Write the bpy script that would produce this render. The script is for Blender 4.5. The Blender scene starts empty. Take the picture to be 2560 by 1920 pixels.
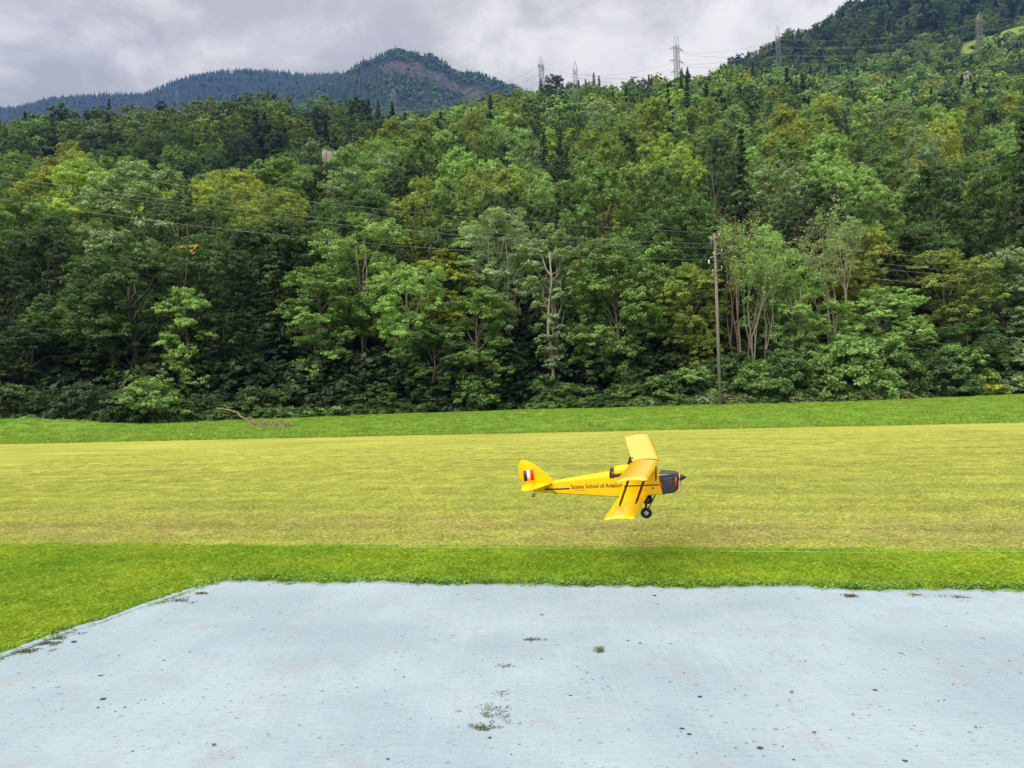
import bpy, bmesh, math, random
import numpy as np
from mathutils import Vector, Matrix

# ------------------------------------------------------------------ camera
F_PX, ROLL, EYE = 1849.0, math.radians(1.8), 1.7
sc = bpy.context.scene
cam = bpy.data.cameras.new('camera'); cam.sensor_width = 36.0; cam.lens = 36.0 * F_PX / 2560.0
cam.clip_start = 0.1; cam.clip_end = 12000
camo = bpy.data.objects.new('camera', cam); sc.collection.objects.link(camo); sc.camera = camo
cr, sr = math.cos(ROLL), math.sin(ROLL)
camo.matrix_world = Matrix(((cr, sr, 0, 0), (0, 0, -1, 0), (-sr, cr, 0, EYE), (0, 0, 0, 1)))

# ------------------------------------------------------------------ render + light
sc.render.engine = 'CYCLES'
cy = sc.cycles
cy.max_bounces = 6; cy.diffuse_bounces = 4; cy.glossy_bounces = 2; cy.transmission_bounces = 3
cy.transparent_max_bounces = 4; cy.volume_bounces = 0
cy.caustics_reflective = False; cy.caustics_refractive = False
cy.use_denoising = True
sc.view_settings.view_transform = 'Standard'; sc.view_settings.look = 'None'
sc.view_settings.exposure = 1.5; sc.view_settings.gamma = 1.0
sc.view_settings.use_curve_mapping = False
SUN_EL, SUN_AZ = math.radians(48), math.radians(215)     # azimuth clockwise from +Y
world = bpy.data.worlds.new('World'); sc.world = world; world.use_nodes = True
nt = world.node_tree; nt.nodes.clear()
def N(tree, typ, **kw):
    n = tree.nodes.new(typ)
    for k, v in kw.items(): setattr(n, k, v)
    return n
def L(tree, a, b): tree.links.new(a, b)
def mathn(tree, op, a, b=None, c=None, clamp=False):
    n = N(tree, 'ShaderNodeMath', operation=op, use_clamp=clamp)
    for i, v in enumerate((a, b, c)):
        if v is None: continue
        if isinstance(v, (int, float)): n.inputs[i].default_value = v
        else: L(tree, v, n.inputs[i])
    return n.outputs[0]
def mixc(tree, fac, a, b, blend='MIX'):
    n = N(tree, 'ShaderNodeMix', data_type='RGBA', blend_type=blend)
    for s, v in ((n.inputs[0], fac), (n.inputs[6], a), (n.inputs[7], b)):
        if isinstance(v, (int, float)): s.default_value = v
        elif isinstance(v, (tuple, list)): s.default_value = (*v[:3], 1)
        else: L(tree, v, s)
    return n.outputs[2]
def noise(tree, vec, scale, detail=3, rough=.55, dist=0.0):
    n = N(tree, 'ShaderNodeTexNoise'); n.inputs['Scale'].default_value = scale
    n.inputs['Detail'].default_value = detail; n.inputs['Roughness'].default_value = rough
    n.inputs['Distortion'].default_value = dist
    if vec is not None: L(tree, vec, n.inputs['Vector'])
    return n.outputs['Fac']
def ramp(tree, fac, stops, interp='LINEAR'):
    n = N(tree, 'ShaderNodeValToRGB'); n.color_ramp.interpolation = interp
    el = n.color_ramp.elements
    while len(el) < len(stops): el.new(0.5)
    for e, (p, c) in zip(el, stops):
        e.position = p; e.color = (*c, 1) if len(c) == 3 else c
    L(tree, fac, n.inputs[0]); return n.outputs[0]
def g(v): return (v, v, v)
def maprange(tree, v, a, b, c=0.0, d=1.0, smooth=True):
    n = N(tree, 'ShaderNodeMapRange', interpolation_type='SMOOTHSTEP' if smooth else 'LINEAR')
    for i, x in enumerate((a, b, c, d)): n.inputs[i + 1].default_value = x
    L(tree, v, n.inputs[0]); return n.outputs[0]

# overcast sky: Nishita daylight behind a procedural cloud deck (seen from below)
tc = N(nt, 'ShaderNodeTexCoord')
sky = N(nt, 'ShaderNodeTexSky', sky_type='NISHITA', sun_disc=False, sun_elevation=SUN_EL, sun_rotation=SUN_AZ)
sep = N(nt, 'ShaderNodeSeparateXYZ'); L(nt, tc.outputs['Generated'], sep.inputs[0])
zc = mathn(nt, 'MAXIMUM', sep.outputs[2], 0.0)
den = mathn(nt, 'ADD', zc, 0.32)
cx = mathn(nt, 'DIVIDE', sep.outputs[0], den); cyy = mathn(nt, 'DIVIDE', sep.outputs[1], den)
cmb = N(nt, 'ShaderNodeCombineXYZ'); L(nt, cx, cmb.inputs[0]); L(nt, cyy, cmb.inputs[1]); cmb.inputs[2].default_value = 11.3
big = noise(nt, cmb.outputs[0], 1.3, 4, .55, .25)
med = noise(nt, cmb.outputs[0], 5.2, 6, .62, .3)
cl = mathn(nt, 'ADD', mathn(nt, 'MULTIPLY', big, .62), mathn(nt, 'MULTIPLY', med, .38))
cl = maprange(nt, cl, .41, .59)
ccol = mixc(nt, cl, (.166, .156, .137), (.315, .296, .256))
grad = mathn(nt, 'ADD', mathn(nt, 'MULTIPLY', zc, 2.1), .60)
ccol = mixc(nt, 1.0, ccol, mixc(nt, 0.0, g(1), g(1)), 'MULTIPLY')
vm = N(nt, 'ShaderNodeVectorMath', operation='SCALE'); L(nt, ccol, vm.inputs[0]); L(nt, grad, vm.inputs['Scale'])
sk = N(nt, 'ShaderNodeVectorMath', operation='SCALE'); L(nt, sky.outputs[0], sk.inputs[0]); sk.inputs['Scale'].default_value = .05
fin = mixc(nt, .93, sk.outputs[0], vm.outputs[0])
bg = N(nt, 'ShaderNodeBackground'); L(nt, fin, bg.inputs[0]); bg.inputs[1].default_value = 1.0
wo = N(nt, 'ShaderNodeOutputWorld'); L(nt, bg.outputs[0], wo.inputs[0])

sun = bpy.data.lights.new('sun', 'SUN'); sun.energy = 1.5; sun.angle = math.radians(58); sun.color = (1, .965, .9)
suno = bpy.data.objects.new('sun', sun); sc.collection.objects.link(suno)
sd = Vector((math.sin(SUN_AZ) * math.cos(SUN_EL), math.cos(SUN_AZ) * math.cos(SUN_EL), math.sin(SUN_EL)))
suno.rotation_euler = sd.to_track_quat('Z', 'Y').to_euler(); suno.location = sd * 30

# ------------------------------------------------------------------ helpers
RIGHT = np.array([cr, 0, -sr]); UP = np.array([sr, 0, cr])
def uv(px, py):
    "photo pixel (2560x1920) -> direction (u = X/Y, v = (Z-eye)/Y)"
    a = (px - 1280) / F_PX; b = (960 - py) / F_PX
    return a * cr + b * sr, -a * sr + b * cr
def gpt(px, py, z=0.0):
    u, v = uv(px, py); d = (z - EYE) / v
    return u * d, d
def col():
    return sc.collection
def mesh_np(name, verts, faces, mats=(), smooth=False, mat_idx=None):
    me = bpy.data.meshes.new(name)
    verts = np.asarray(verts, dtype=np.float32).reshape(-1, 3)
    me.vertices.add(len(verts)); me.vertices.foreach_set('co', verts.ravel())
    if isinstance(faces, np.ndarray):
        nf, k = faces.shape
        me.loops.add(nf * k); me.loops.foreach_set('vertex_index', faces.astype(np.int32).ravel())
        me.polygons.add(nf); me.polygons.foreach_set('loop_start', np.arange(0, nf * k, k, dtype=np.int32))
    else:
        tot = [len(f) for f in faces]; nf = len(faces)
        me.loops.add(sum(tot)); me.loops.foreach_set('vertex_index', np.array([i for f in faces for i in f], dtype=np.int32))
        me.polygons.add(nf); me.polygons.foreach_set('loop_start', np.concatenate([[0], np.cumsum(tot)[:-1]]).astype(np.int32))
    for m in mats: me.materials.append(m)
    if mat_idx is not None: me.polygons.foreach_set('material_index', np.asarray(mat_idx, dtype=np.int32))
    if smooth: me.polygons.foreach_set('use_smooth', np.ones(nf, dtype=bool))
    me.update(calc_edges=True); me.validate()
    return me
def obj(name, me, parent=None, loc=None, **props):
    o = bpy.data.objects.new(name, me); col().objects.link(o)
    if parent is not None: o.parent = parent
    if loc is not None: o.location = loc
    for k, v in props.items(): o[k] = v
    return o
def thing(name, label, category, loc=(0, 0, 0), group=None, me=None):
    o = obj(name, me, None, loc, label=label, category=category)
    if group: o['group'] = group
    return o
class MB:
    "collects simple shapes into one mesh"
    def __init__(s): s.v = []; s.f = []
    def add(s, v, f):
        n = len(s.v); s.v += [tuple(p) for p in v]; s.f += [tuple(i + n for i in q) for q in f]
    def tube(s, pts, rad, n=8, cap=True):
        pts = [Vector(p) for p in pts]
        if not hasattr(rad, '__len__'): rad = [rad] * len(pts)
        vs, fs = [], []
        prev = None
        for i, p in enumerate(pts):
            t = (pts[min(i + 1, len(pts) - 1)] - pts[max(i - 1, 0)])
            t = t.normalized() if t.length > 1e-9 else Vector((0, 0, 1))
            a = t.orthogonal().normalized() if prev is None else (prev - t * prev.dot(t))
            a = a.normalized() if a.length > 1e-6 else t.orthogonal().normalized()
            prev = a; b = t.cross(a)
            for k in range(n):
                th = 2 * math.pi * k / n
                vs.append(p + (a * math.cos(th) + b * math.sin(th)) * rad[i])
        for i in range(len(pts) - 1):
            for k in range(n):
                k2 = (k + 1) % n
                fs.append((i * n + k, i * n + k2, (i + 1) * n + k2, (i + 1) * n + k))
        if cap:
            fs.append(tuple(range(n - 1, -1, -1))); fs.append(tuple((len(pts) - 1) * n + k for k in range(n)))
        s.add(vs, fs)
    def box(s, c, size, rot=None):
        m = rot or Matrix.Identity(3)
        vs = [Vector(c) + m @ Vector((x * size[0] / 2, y * size[1] / 2, z * size[2] / 2)) for x in (-1, 1) for y in (-1, 1) for z in (-1, 1)]
        s.add(vs, [(0, 1, 3, 2), (4, 6, 7, 5), (0, 4, 5, 1), (2, 3, 7, 6), (0, 2, 6, 4), (1, 5, 7, 3)])
    def loft(s, rings, cap=True, closed=True):
        n = len(rings[0]); vs = [p for r in rings for p in r]; fs = []
        for i in range(len(rings) - 1):
            for k in range(n if closed else n - 1):
                k2 = (k + 1) % n
                fs.append((i * n + k, i * n + k2, (i + 1) * n + k2, (i + 1) * n + k))
        if cap:
            fs.append(tuple(range(n - 1, -1, -1))); fs.append(tuple((len(rings) - 1) * n + k for k in range(n)))
        s.add(vs, fs)
    def lathe(s, prof, axis_o, axis, n=24):
        axis = Vector(axis).normalized(); a = axis.orthogonal().normalized(); b = axis.cross(a); rings = []
        for r, h in prof:
            rings.append([Vector(axis_o) + axis * h + (a * math.cos(2 * math.pi * k / n) + b * math.sin(2 * math.pi * k / n)) * max(r, 1e-4) for k in range(n)])
        s.loft(rings)
    def mesh(s, name, mat, smooth=False, bevel=0):
        me = mesh_np(name, s.v, s.f, (mat,), smooth)
        bm = bmesh.new(); bm.from_mesh(me); bmesh.ops.recalc_face_normals(bm, faces=bm.faces)
        if bevel: bmesh.ops.bevel(bm, geom=bm.edges[:], offset=bevel, segments=1, affect='EDGES')
        bm.to_mesh(me); bm.free()
        return me
    def sharp(s, name, mat, angle=40):
        me = s.mesh(name, mat, True)
        bm = bmesh.new(); bm.from_mesh(me)
        for e in bm.edges:
            if len(e.link_faces) == 2 and e.calc_face_angle(0) > math.radians(angle): e.smooth = False
        for f in bm.faces: f.smooth = True
        bm.to_mesh(me); bm.free()
        return me

def new_mat(name):
    m = bpy.data.materials.new(name); m.use_nodes = True; t = m.node_tree
    b = t.nodes['Principled BSDF']; return m, t, b
def simple(name, c, rough=.5, spec=.5, metal=0, var=0.0, vscale=20, coat=0, bump=0):
    m, t, b = new_mat(name)
    b.inputs['Base Color'].default_value = (*c, 1); b.inputs['Roughness'].default_value = rough
    b.inputs['Specular IOR Level'].default_value = spec; b.inputs['Metallic'].default_value = metal
    if coat: b.inputs['Coat Weight'].default_value = coat; b.inputs['Coat Roughness'].default_value = .06
    if var or bump:
        co = N(t, 'ShaderNodeTexCoord').outputs['Object']; n = noise(t, co, vscale, 4)
        if var: L(t, mixc(t, n, tuple(x * (1 - var) for x in c), tuple(min(1, x * (1 + var)) for x in c)), b.inputs['Base Color'])
        if bump:
            bp = N(t, 'ShaderNodeBump'); bp.inputs['Strength'].default_value = bump; L(t, n, bp.inputs['Height']); L(t, bp.outputs[0], b.inputs['Normal'])
    return m

# ------------------------------------------------------------------ terrain
TH = 13.0
HEIGHT_COLS = {
 -700: [(75,470),(105,430),(140,470),(200,420),(290,350),(400,430),(1000,520),(2600,330),(3400,450)],
 0:    [(75,500),(105,412),(140,470),(200,400),(285,300),(400,420),(1000,500),(2600,262),(3400,400)],
 300:  [(75,490),(105,430),(140,475),(200,370),(290,264),(400,400),(1000,470),(2600,226),(3400,350)],
 480:  [(75,500),(105,455),(140,475),(200,375),(290,250),(400,400),(1000,440),(1800,330),(2600,185),(3400,330)],
 620:  [(75,510),(105,455),(140,475),(200,380),(290,250),(400,400),(1000,420),(1800,280),(2600,166),(3400,300)],
 800:  [(75,490),(105,445),(140,450),(200,400),(300,245),(400,380),(1000,380),(1500,300),(1800,200),(2100,200),(2600,186),(3400,300)],
 890:  [(75,490),(105,425),(140,400),(200,380),(300,246),(400,370),(1000,340),(1500,270),(1800,150),(2100,240),(2600,240),(3400,300)],
 960:  [(75,500),(105,415),(140,370),(200,350),(300,262),(400,350),(1000,320),(1500,260),(1800,104),(2100,240),(2600,260),(3400,350)],
 1040: [(75,490),(105,400),(140,350),(200,325),(300,290),(400,290),(600,340),(1000,320),(1500,260),(1800,122),(2100,250),(2600,280),(3400,350)],
 1130: [(75,480),(110,400),(150,350),(250,300),(380,266),(500,330),(1000,330),(1500,280),(1800,165),(2100,260),(2600,300),(3400,350)],
 1240: [(75,480),(110,400),(150,345),(250,290),(380,244),(500,320),(1000,350),(1500,310),(1800,205),(2100,280),(2600,350),(3400,400)],
 1330: [(75,480),(110,400),(150,340),(250,280),(380,228),(500,300),(1000,370),(1800,238),(2100,320),(3400,400)],
 1500: [(75,470),(110,380),(160,320),(250,260),(380,206),(500,280),(1000,330),(1800,300),(3400,420)],
 1700: [(75,455),(110,370),(160,300),(250,235),(370,190),(470,240),(750,225),(1000,280),(1800,330),(3400,450)],
 1850: [(75,450),(110,370),(160,290),(250,225),(350,180),(450,225),(720,146),(950,220),(1800,330),(3400,450)],
 2000: [(75,450),(110,370),(160,290),(250,230),(350,190),(450,205),(580,150),(740,78),(950,170),(1800,300),(3400,450)],
 2150: [(75,450),(110,370),(160,290),(250,240),(350,200),(430,190),(560,120),(740,-5),(900,10),(1800,200),(3400,400)],
 2330: [(75,450),(110,380),(160,300),(250,250),(350,210),(420,165),(560,80),(740,-60),(900,-130),(1800,60),(3400,300)],
 2560: [(75,440),(110,380),(160,300),(250,235),(350,170),(420,95),(480,12),(580,60),(900,-180),(1800,0),(3400,200)],
 3300: [(75,400),(110,330),(160,260),(250,200),(420,40),(900,-280),(1800,-100),(3400,100)],
}
_U = []; _P = []
LD = np.log(np.concatenate([np.arange(40, 130, 3), np.geomspace(132, 3600, 110)]))
for x, kn in sorted(HEIGHT_COLS.items()):
    ds = [40, 50.5, 53, 61]; zs = [-.8, -.4, .3, 2.6]
    for d, y in kn:
        u, v = uv(x, y)
        ds.append(d); zs.append(EYE + v * d - TH)
    _U.append(uv(x, 230)[0]); _P.append(np.interp(np.exp(LD), ds, zs))
_U = np.array(_U); _P = np.array(_P)
def terrain(X, Y):
    X = np.asarray(X, float); Y = np.maximum(np.asarray(Y, float), 1)
    u = np.clip(X / Y - .018 * np.clip((Y - 1100) / 400, 0, 1), _U[0], _U[-1]); ld = np.clip(np.log(Y), LD[0], LD[-1])
    i = np.clip(np.searchsorted(_U, u) - 1, 0, len(_U) - 2); tu = (u - _U[i]) / (_U[i + 1] - _U[i]); tu = tu * tu * (3 - 2 * tu)
    j = np.clip(np.searchsorted(LD, ld) - 1, 0, len(LD) - 2); tl = (ld - LD[j]) / (LD[j + 1] - LD[j])
    a = _P[i, j] * (1 - tl) + _P[i, j + 1] * tl; b = _P[i + 1, j] * (1 - tl) + _P[i + 1, j + 1] * tl
    z = a * (1 - tu) + b * tu
    amp = np.clip((Y - 60) / 60, 0, 1) * (.008 * Y + .6)
    z = z + amp * (.5 * np.sin(X / (6 + Y * .03) + 1.3) * np.cos(Y / (9 + Y * .05)) + .3 * np.sin(X / (2.5 + Y * .012) + Y / 23.0))
    return z

def rock_mask(px, py):
    "bare cliffs on the distant peak, photo pixels"
    def blob(cx, cy, rx, ry, a=0.0):
        dx, dy = px - cx, py - cy
        x = dx * math.cos(a) + dy * math.sin(a); y = -dx * math.sin(a) + dy * math.cos(a)
        return np.exp(-((x / rx) ** 2 + (y / ry) ** 2) ** 1.5)
    return np.maximum.reduce([blob(985, 172, 48, 20), blob(1045, 178, 34, 18, .4), blob(1110, 208, 52, 20, .5), blob(1190, 238, 60, 22, .35), blob(1265, 262, 40, 16, .3)])
def to_px(X, Y, Z):
    a = X * cr - (Z - EYE) * sr; b = X * sr + (Z - EYE) * cr
    return 1280 + F_PX * a / Y, 960 - F_PX * b / Y

us = np.linspace(-1.15, 1.15, 330); dsr = np.concatenate([np.linspace(48, 130, 44), np.geomspace(132, 2950, 170)])
UU, DD = np.meshgrid(us, dsr); XX = UU * DD; ZZ = terrain(XX, DD)
PX, PY = to_px(XX, DD, ZZ)
rk = rock_mask(PX, PY) * (DD > 1400) * (DD < 2000)
rng = np.random.default_rng(5)
ZZ = ZZ + rk * rng.normal(0, 7, ZZ.shape)
nr, nc = UU.shape; idx = np.arange(nr * nc).reshape(nr, nc)
fq = np.stack([idx[:-1, :-1], idx[:-1, 1:], idx[1:, 1:], idx[1:, :-1]], -1).reshape(-1, 4)
m_hill, t, b = new_mat('hillside_ground')
co = N(t, 'ShaderNodeTexCoord').outputs['Object']
at = N(t, 'ShaderNodeAttribute', attribute_name='cover')
sp_ = N(t, 'ShaderNodeSeparateColor'); L(t, at.outputs['Color'], sp_.inputs[0])
n1 = noise(t, co, .12, 5); n2 = noise(t, co, .035, 6, .7, 1.2)
soil = mixc(t, n1, (.014, .022, .010), (.028, .036, .016))
rock = ramp(t, n2, [(.40, (.025, .03, .02)), (.53, (.075, .062, .052)), (.68, (.12, .10, .088))])
grs = mixc(t, n1, (.14, .2, .04), (.22, .27, .06))
c1 = mixc(t, maprange(t, mathn(t, 'ADD', sp_.outputs[0], mathn(t, 'MULTIPLY', mathn(t, 'SUBTRACT', n1, .5), .9)), .35, .6), soil, rock)
L(t, mixc(t, sp_.outputs[1], c1, grs), b.inputs['Base Color']); b.inputs['Roughness'].default_value = .95; b.inputs['Specular IOR Level'].default_value = .1
me = mesh_np('hillside', np.stack([XX, DD, ZZ], -1).reshape(-1, 3), fq, (m_hill,), True)
def bare_top(X, Y, Z):
    px, py = to_px(X, Y, Z)
    return (Y > 450) & (Y < 560) & (px > 2400) & (px < 2700)
ca = me.color_attributes.new('cover', 'FLOAT_COLOR', 'POINT')
cv = np.zeros((nr * nc, 4), np.float32); cv[:, 0] = rk.ravel(); cv[:, 1] = bare_top(XX, DD, ZZ).ravel(); cv[:, 3] = 1
ca.data.foreach_set('color', cv.ravel())
obj('hillside', me, kind='structure')

# ------------------------------------------------------------------ meadow, mown field, lawn
EDGE_FAR = (gpt(0, 1110), gpt(2560, 1056)); EDGE_NEAR = (gpt(0, 1366), gpt(2560, 1383))
def edge_y(e, X): return e[0][1] + (X - e[0][0]) * (e[1][1] - e[0][1]) / (e[1][0] - e[0][0])
def mound(X, Y):
    return .66 / (1 + np.exp(np.clip((X + 22.3) / .95, -30, 30))) * np.exp(-((Y - 38.6) / 3.2) ** 2)
FIELD_ANG = math.atan2(EDGE_NEAR[1][1] - EDGE_NEAR[0][1], EDGE_NEAR[1][0] - EDGE_NEAR[0][0])
def ground_mat(name, cols, fine, streak=0.0, band=None, bump=.5, patch=.5, deep=1.0):
    m, t, b = new_mat(name)
    geo = N(t, 'ShaderNodeNewGeometry').outputs['Position']
    mp = N(t, 'ShaderNodeMapping'); mp.inputs['Rotation'].default_value = (0, 0, -FIELD_ANG); L(t, geo, mp.inputs[0])
    st = N(t, 'ShaderNodeMapping'); st.inputs['Scale'].default_value = (.10, 1.5, 1); L(t, mp.outputs[0], st.inputs[0])
    dm = N(t, 'ShaderNodeMapping'); dm.inputs['Scale'].default_value = (1, deep, 1); L(t, mp.outputs[0], dm.inputs[0]); f1 = noise(t, dm.outputs[0], fine, 4, .7); f2 = noise(t, dm.outputs[0], fine * .22, 4, .65); p1 = noise(t, geo, .35, 3, .5); s1 = noise(t, st.outputs[0], 1.6, 5, .62)
    s = mathn(t, 'ADD', mathn(t, 'MULTIPLY', f1, .42), mathn(t, 'MULTIPLY', f2, .34))
    s = mathn(t, 'ADD', s, mathn(t, 'MULTIPLY', p1, .24 * patch * 2)); s = mathn(t, 'ADD', s, mathn(t, 'MULTIPLY', mathn(t, 'SUBTRACT', s1, .5), streak))
    c = ramp(t, s, cols)
    if band:
        sx = N(t, 'ShaderNodeSeparateXYZ'); L(t, mp.outputs[0], sx.inputs[0])
        for y0, y1, y2, y3, cc, amt in band:
            w = mathn(t, 'MULTIPLY', maprange(t, sx.outputs[1], y0, y1), maprange(t, sx.outputs[1], y2, y3, 1, 0))
            w = mathn(t, 'MULTIPLY', w, mathn(t, 'MULTIPLY', maprange(t, mathn(t, 'ADD', mathn(t, 'MULTIPLY', f2, .5), mathn(t, 'MULTIPLY', s1, .5)), .38, .6), amt))
            c = mixc(t, w, c, cc)
    L(t, c, b.inputs['Base Color']); b.inputs['Roughness'].default_value = .8; b.inputs['Specular IOR Level'].default_value = .15
    bp = N(t, 'ShaderNodeBump'); bp.inputs['Strength'].default_value = bump; bp.inputs['Distance'].default_value = .03
    L(t, f1, bp.inputs['Height']); L(t, bp.outputs[0], b.inputs['Normal'])
    return m
m_meadow = ground_mat('meadow_grass', [(.36, (.07, .17, .012)), (.5, (.125, .25, .020)), (.64, (.19, .33, .035))], 7, .3, None, .5, .5, .3)
xs = np.concatenate([[-3500, -800, -250, -90], np.linspace(-60, 60, 161), [90, 250, 800, 3500]]); ys = np.concatenate([[-220, -60, -10, 5, 15], np.linspace(20, 53, 67)])
gx, gy = np.meshgrid(xs, ys); gz = mound(gx, gy) - np.clip((gy - 50.8) * .3, 0, 1)
idx = np.arange(gx.size).reshape(gx.shape); fq = np.stack([idx[:-1, :-1], idx[:-1, 1:], idx[1:, 1:], idx[1:, :-1]], -1).reshape(-1, 4)
obj('meadow', mesh_np('meadow', np.stack([gx, gy, gz], -1).reshape(-1, 3), fq, (m_meadow,), True), kind='structure')
yc = edge_y(EDGE_NEAR, 0) * math.cos(FIELD_ANG)
m_field = ground_mat('mown_field_grass', [(.36, (.23, .255, .034)), (.46, (.34, .355, .052)), (.55, (.42, .42, .075)), (.68, (.52, .50, .13))], 26, .55,
    [(yc - .1, yc + .25, yc + 1.0, yc + 3.2, (.37, .25, .085), .75), (yc + 3.0, yc + 3.6, yc + 4.0, yc + 4.6, (.33, .38, .03), .55), (yc - .3, yc, yc + .3, yc + .7, (.26, .31, .03), .6)], .6, .4)
def sheet(name, e0, e1, m, z, x0=-70, x1=70):
    xs = np.linspace(x0, x1, 60); rows = [np.stack([xs, edge_y(e0, xs) if e0 else xs * 0 - 12, xs * 0 + z], -1), np.stack([xs, edge_y(e1, xs), xs * 0 + z], -1)]
    v = np.concatenate(rows); n = len(xs); i = np.arange(n - 1)
    return obj(name, mesh_np(name, v, np.stack([i, i + 1, i + 1 + n, i + n], -1), (m,)), kind='structure')
sheet('mown_field', EDGE_NEAR, EDGE_FAR, m_field, .004)
m_lawn = ground_mat('lawn_grass', [(.3, (.10, .16, .006)), (.5, (.18, .26, .010)), (.72, (.28, .34, .02))], 40, .2, None, .8, .6)
sheet('lawn', None, EDGE_NEAR, m_lawn, .004)

# ------------------------------------------------------------------ scatter (geometry nodes) for uncountable growth
def scatter(name, pts, scl, rot, var, tint, sources, **props):
    n = len(pts); me = bpy.data.meshes.new(name); me.vertices.add(n)
    me.vertices.foreach_set('co', np.asarray(pts, np.float32).ravel())
    a = me.attributes.new('scl', 'FLOAT_VECTOR', 'POINT'); a.data.foreach_set('vector', np.asarray(scl, np.float32).ravel())
    a = me.attributes.new('rot', 'FLOAT_VECTOR', 'POINT'); a.data.foreach_set('vector', np.asarray(rot, np.float32).ravel())
    a = me.attributes.new('var', 'INT', 'POINT'); a.data.foreach_set('value', np.asarray(var, np.int32))
    a = me.attributes.new('tint', 'FLOAT_COLOR', 'POINT'); tt = np.ones((n, 4), np.float32); tt[:, :3] = tint; a.data.foreach_set('color', tt.ravel())
    ng = bpy.data.node_groups.new(name, 'GeometryNodeTree')
    ng.interface.new_socket('Geometry', in_out='INPUT', socket_type='NodeSocketGeometry'); ng.interface.new_socket('Geometry', in_out='OUTPUT', socket_type='NodeSocketGeometry')
    gi = ng.nodes.new('NodeGroupInput'); go = ng.nodes.new('NodeGroupOutput'); jn = ng.nodes.new('GeometryNodeJoinGeometry')
    def named(nm, tp):
        q = ng.nodes.new('GeometryNodeInputNamedAttribute'); q.data_type = tp; q.inputs[0].default_value = nm
        return [s for s in q.outputs if s.enabled and s.name == 'Attribute'][0]
    av, ar, as_ = named('var', 'INT'), named('rot', 'FLOAT_VECTOR'), named('scl', 'FLOAT_VECTOR')
    for k, s in enumerate(sources):
        oi = ng.nodes.new('GeometryNodeObjectInfo'); oi.inputs[0].default_value = s; oi.inputs['As Instance'].default_value = True
        cp = ng.nodes.new('FunctionNodeCompare'); cp.data_type = 'INT'; cp.operation = 'EQUAL'
        ins = [q for q in cp.inputs if q.enabled]; ng.links.new(av, ins[0]); ins[1].default_value = k
        ip = ng.nodes.new('GeometryNodeInstanceOnPoints')
        ng.links.new(gi.outputs[0], ip.inputs['Points']); ng.links.new(cp.outputs[0], ip.inputs['Selection']); ng.links.new(oi.outputs['Geometry'], ip.inputs['Instance'])
        ng.links.new(ar, ip.inputs['Rotation']); ng.links.new(as_, ip.inputs['Scale']); ng.links.new(ip.outputs[0], jn.inputs[0])
    ng.links.new(jn.outputs[0], go.inputs[0])
    o = obj(name, me, kind='stuff', **props); md = o.modifiers.new('scatter', 'NODES'); md.node_group = ng
    return o
def src(name, me): return bpy.data.objects.new(name, me)

def leaf_mat(name, instancer=False, trans=.35, rough=.5, var=.45, nscale=.7, spec=.25):
    m, t, b = new_mat(name)
    if instancer: a = N(t, 'ShaderNodeAttribute', attribute_name='tint', attribute_type='INSTANCER').outputs['Color']
    else: a = N(t, 'ShaderNodeObjectInfo').outputs['Color']
    co = N(t, 'ShaderNodeTexCoord').outputs['Object']; n = noise(t, co, nscale, 3, .6)
    v = maprange(t, n, .3, .7, 1 - var, 1 + var, False)
    vm = N(t, 'ShaderNodeVectorMath', operation='SCALE'); L(t, a, vm.inputs[0]); L(t, v, vm.inputs['Scale'])
    hs = N(t, 'ShaderNodeHueSaturation'); L(t, vm.outputs[0], hs.inputs['Color']); L(t, maprange(t, noise(t, co, nscale * 2.7, 2), .3, .7, .485, .515, False), hs.inputs['Hue'])
    L(t, hs.outputs[0], b.inputs['Base Color']); b.inputs['Roughness'].default_value = rough; b.inputs['Specular IOR Level'].default_value = spec
    tr = N(t, 'ShaderNodeBsdfTranslucent')
    tv = N(t, 'ShaderNodeVectorMath', operation='MULTIPLY'); L(t, hs.outputs[0], tv.inputs[0]); tv.inputs[1].default_value = (1.1, 1.15, .6); L(t, tv.outputs[0], tr.inputs[0])
    mx = N(t, 'ShaderNodeMixShader'); mx.inputs[0].default_value = trans
    L(t, b.outputs[0], mx.inputs[1]); L(t, tr.outputs[0], mx.inputs[2]); L(t, mx.outputs[0], t.nodes['Material Output'].inputs[0])
    return m
m_leaf = leaf_mat('tree_leaves'); m_leaf_i = leaf_mat('forest_leaves', True); m_blade = leaf_mat('grass_blades', True, .3, .5, .3, 6)
m_bark = simple('bark', (.105, .09, .07), .9, .2, var=.5, vscale=3, bump=.6)
m_pale_bark = simple('pale_bark', (.27, .24, .19), .9, .2, var=.4, vscale=3, bump=.5)
m_red_bark = simple('reddish_bark', (.13, .08, .055), .9, .2, var=.4, vscale=3, bump=.5)

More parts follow.
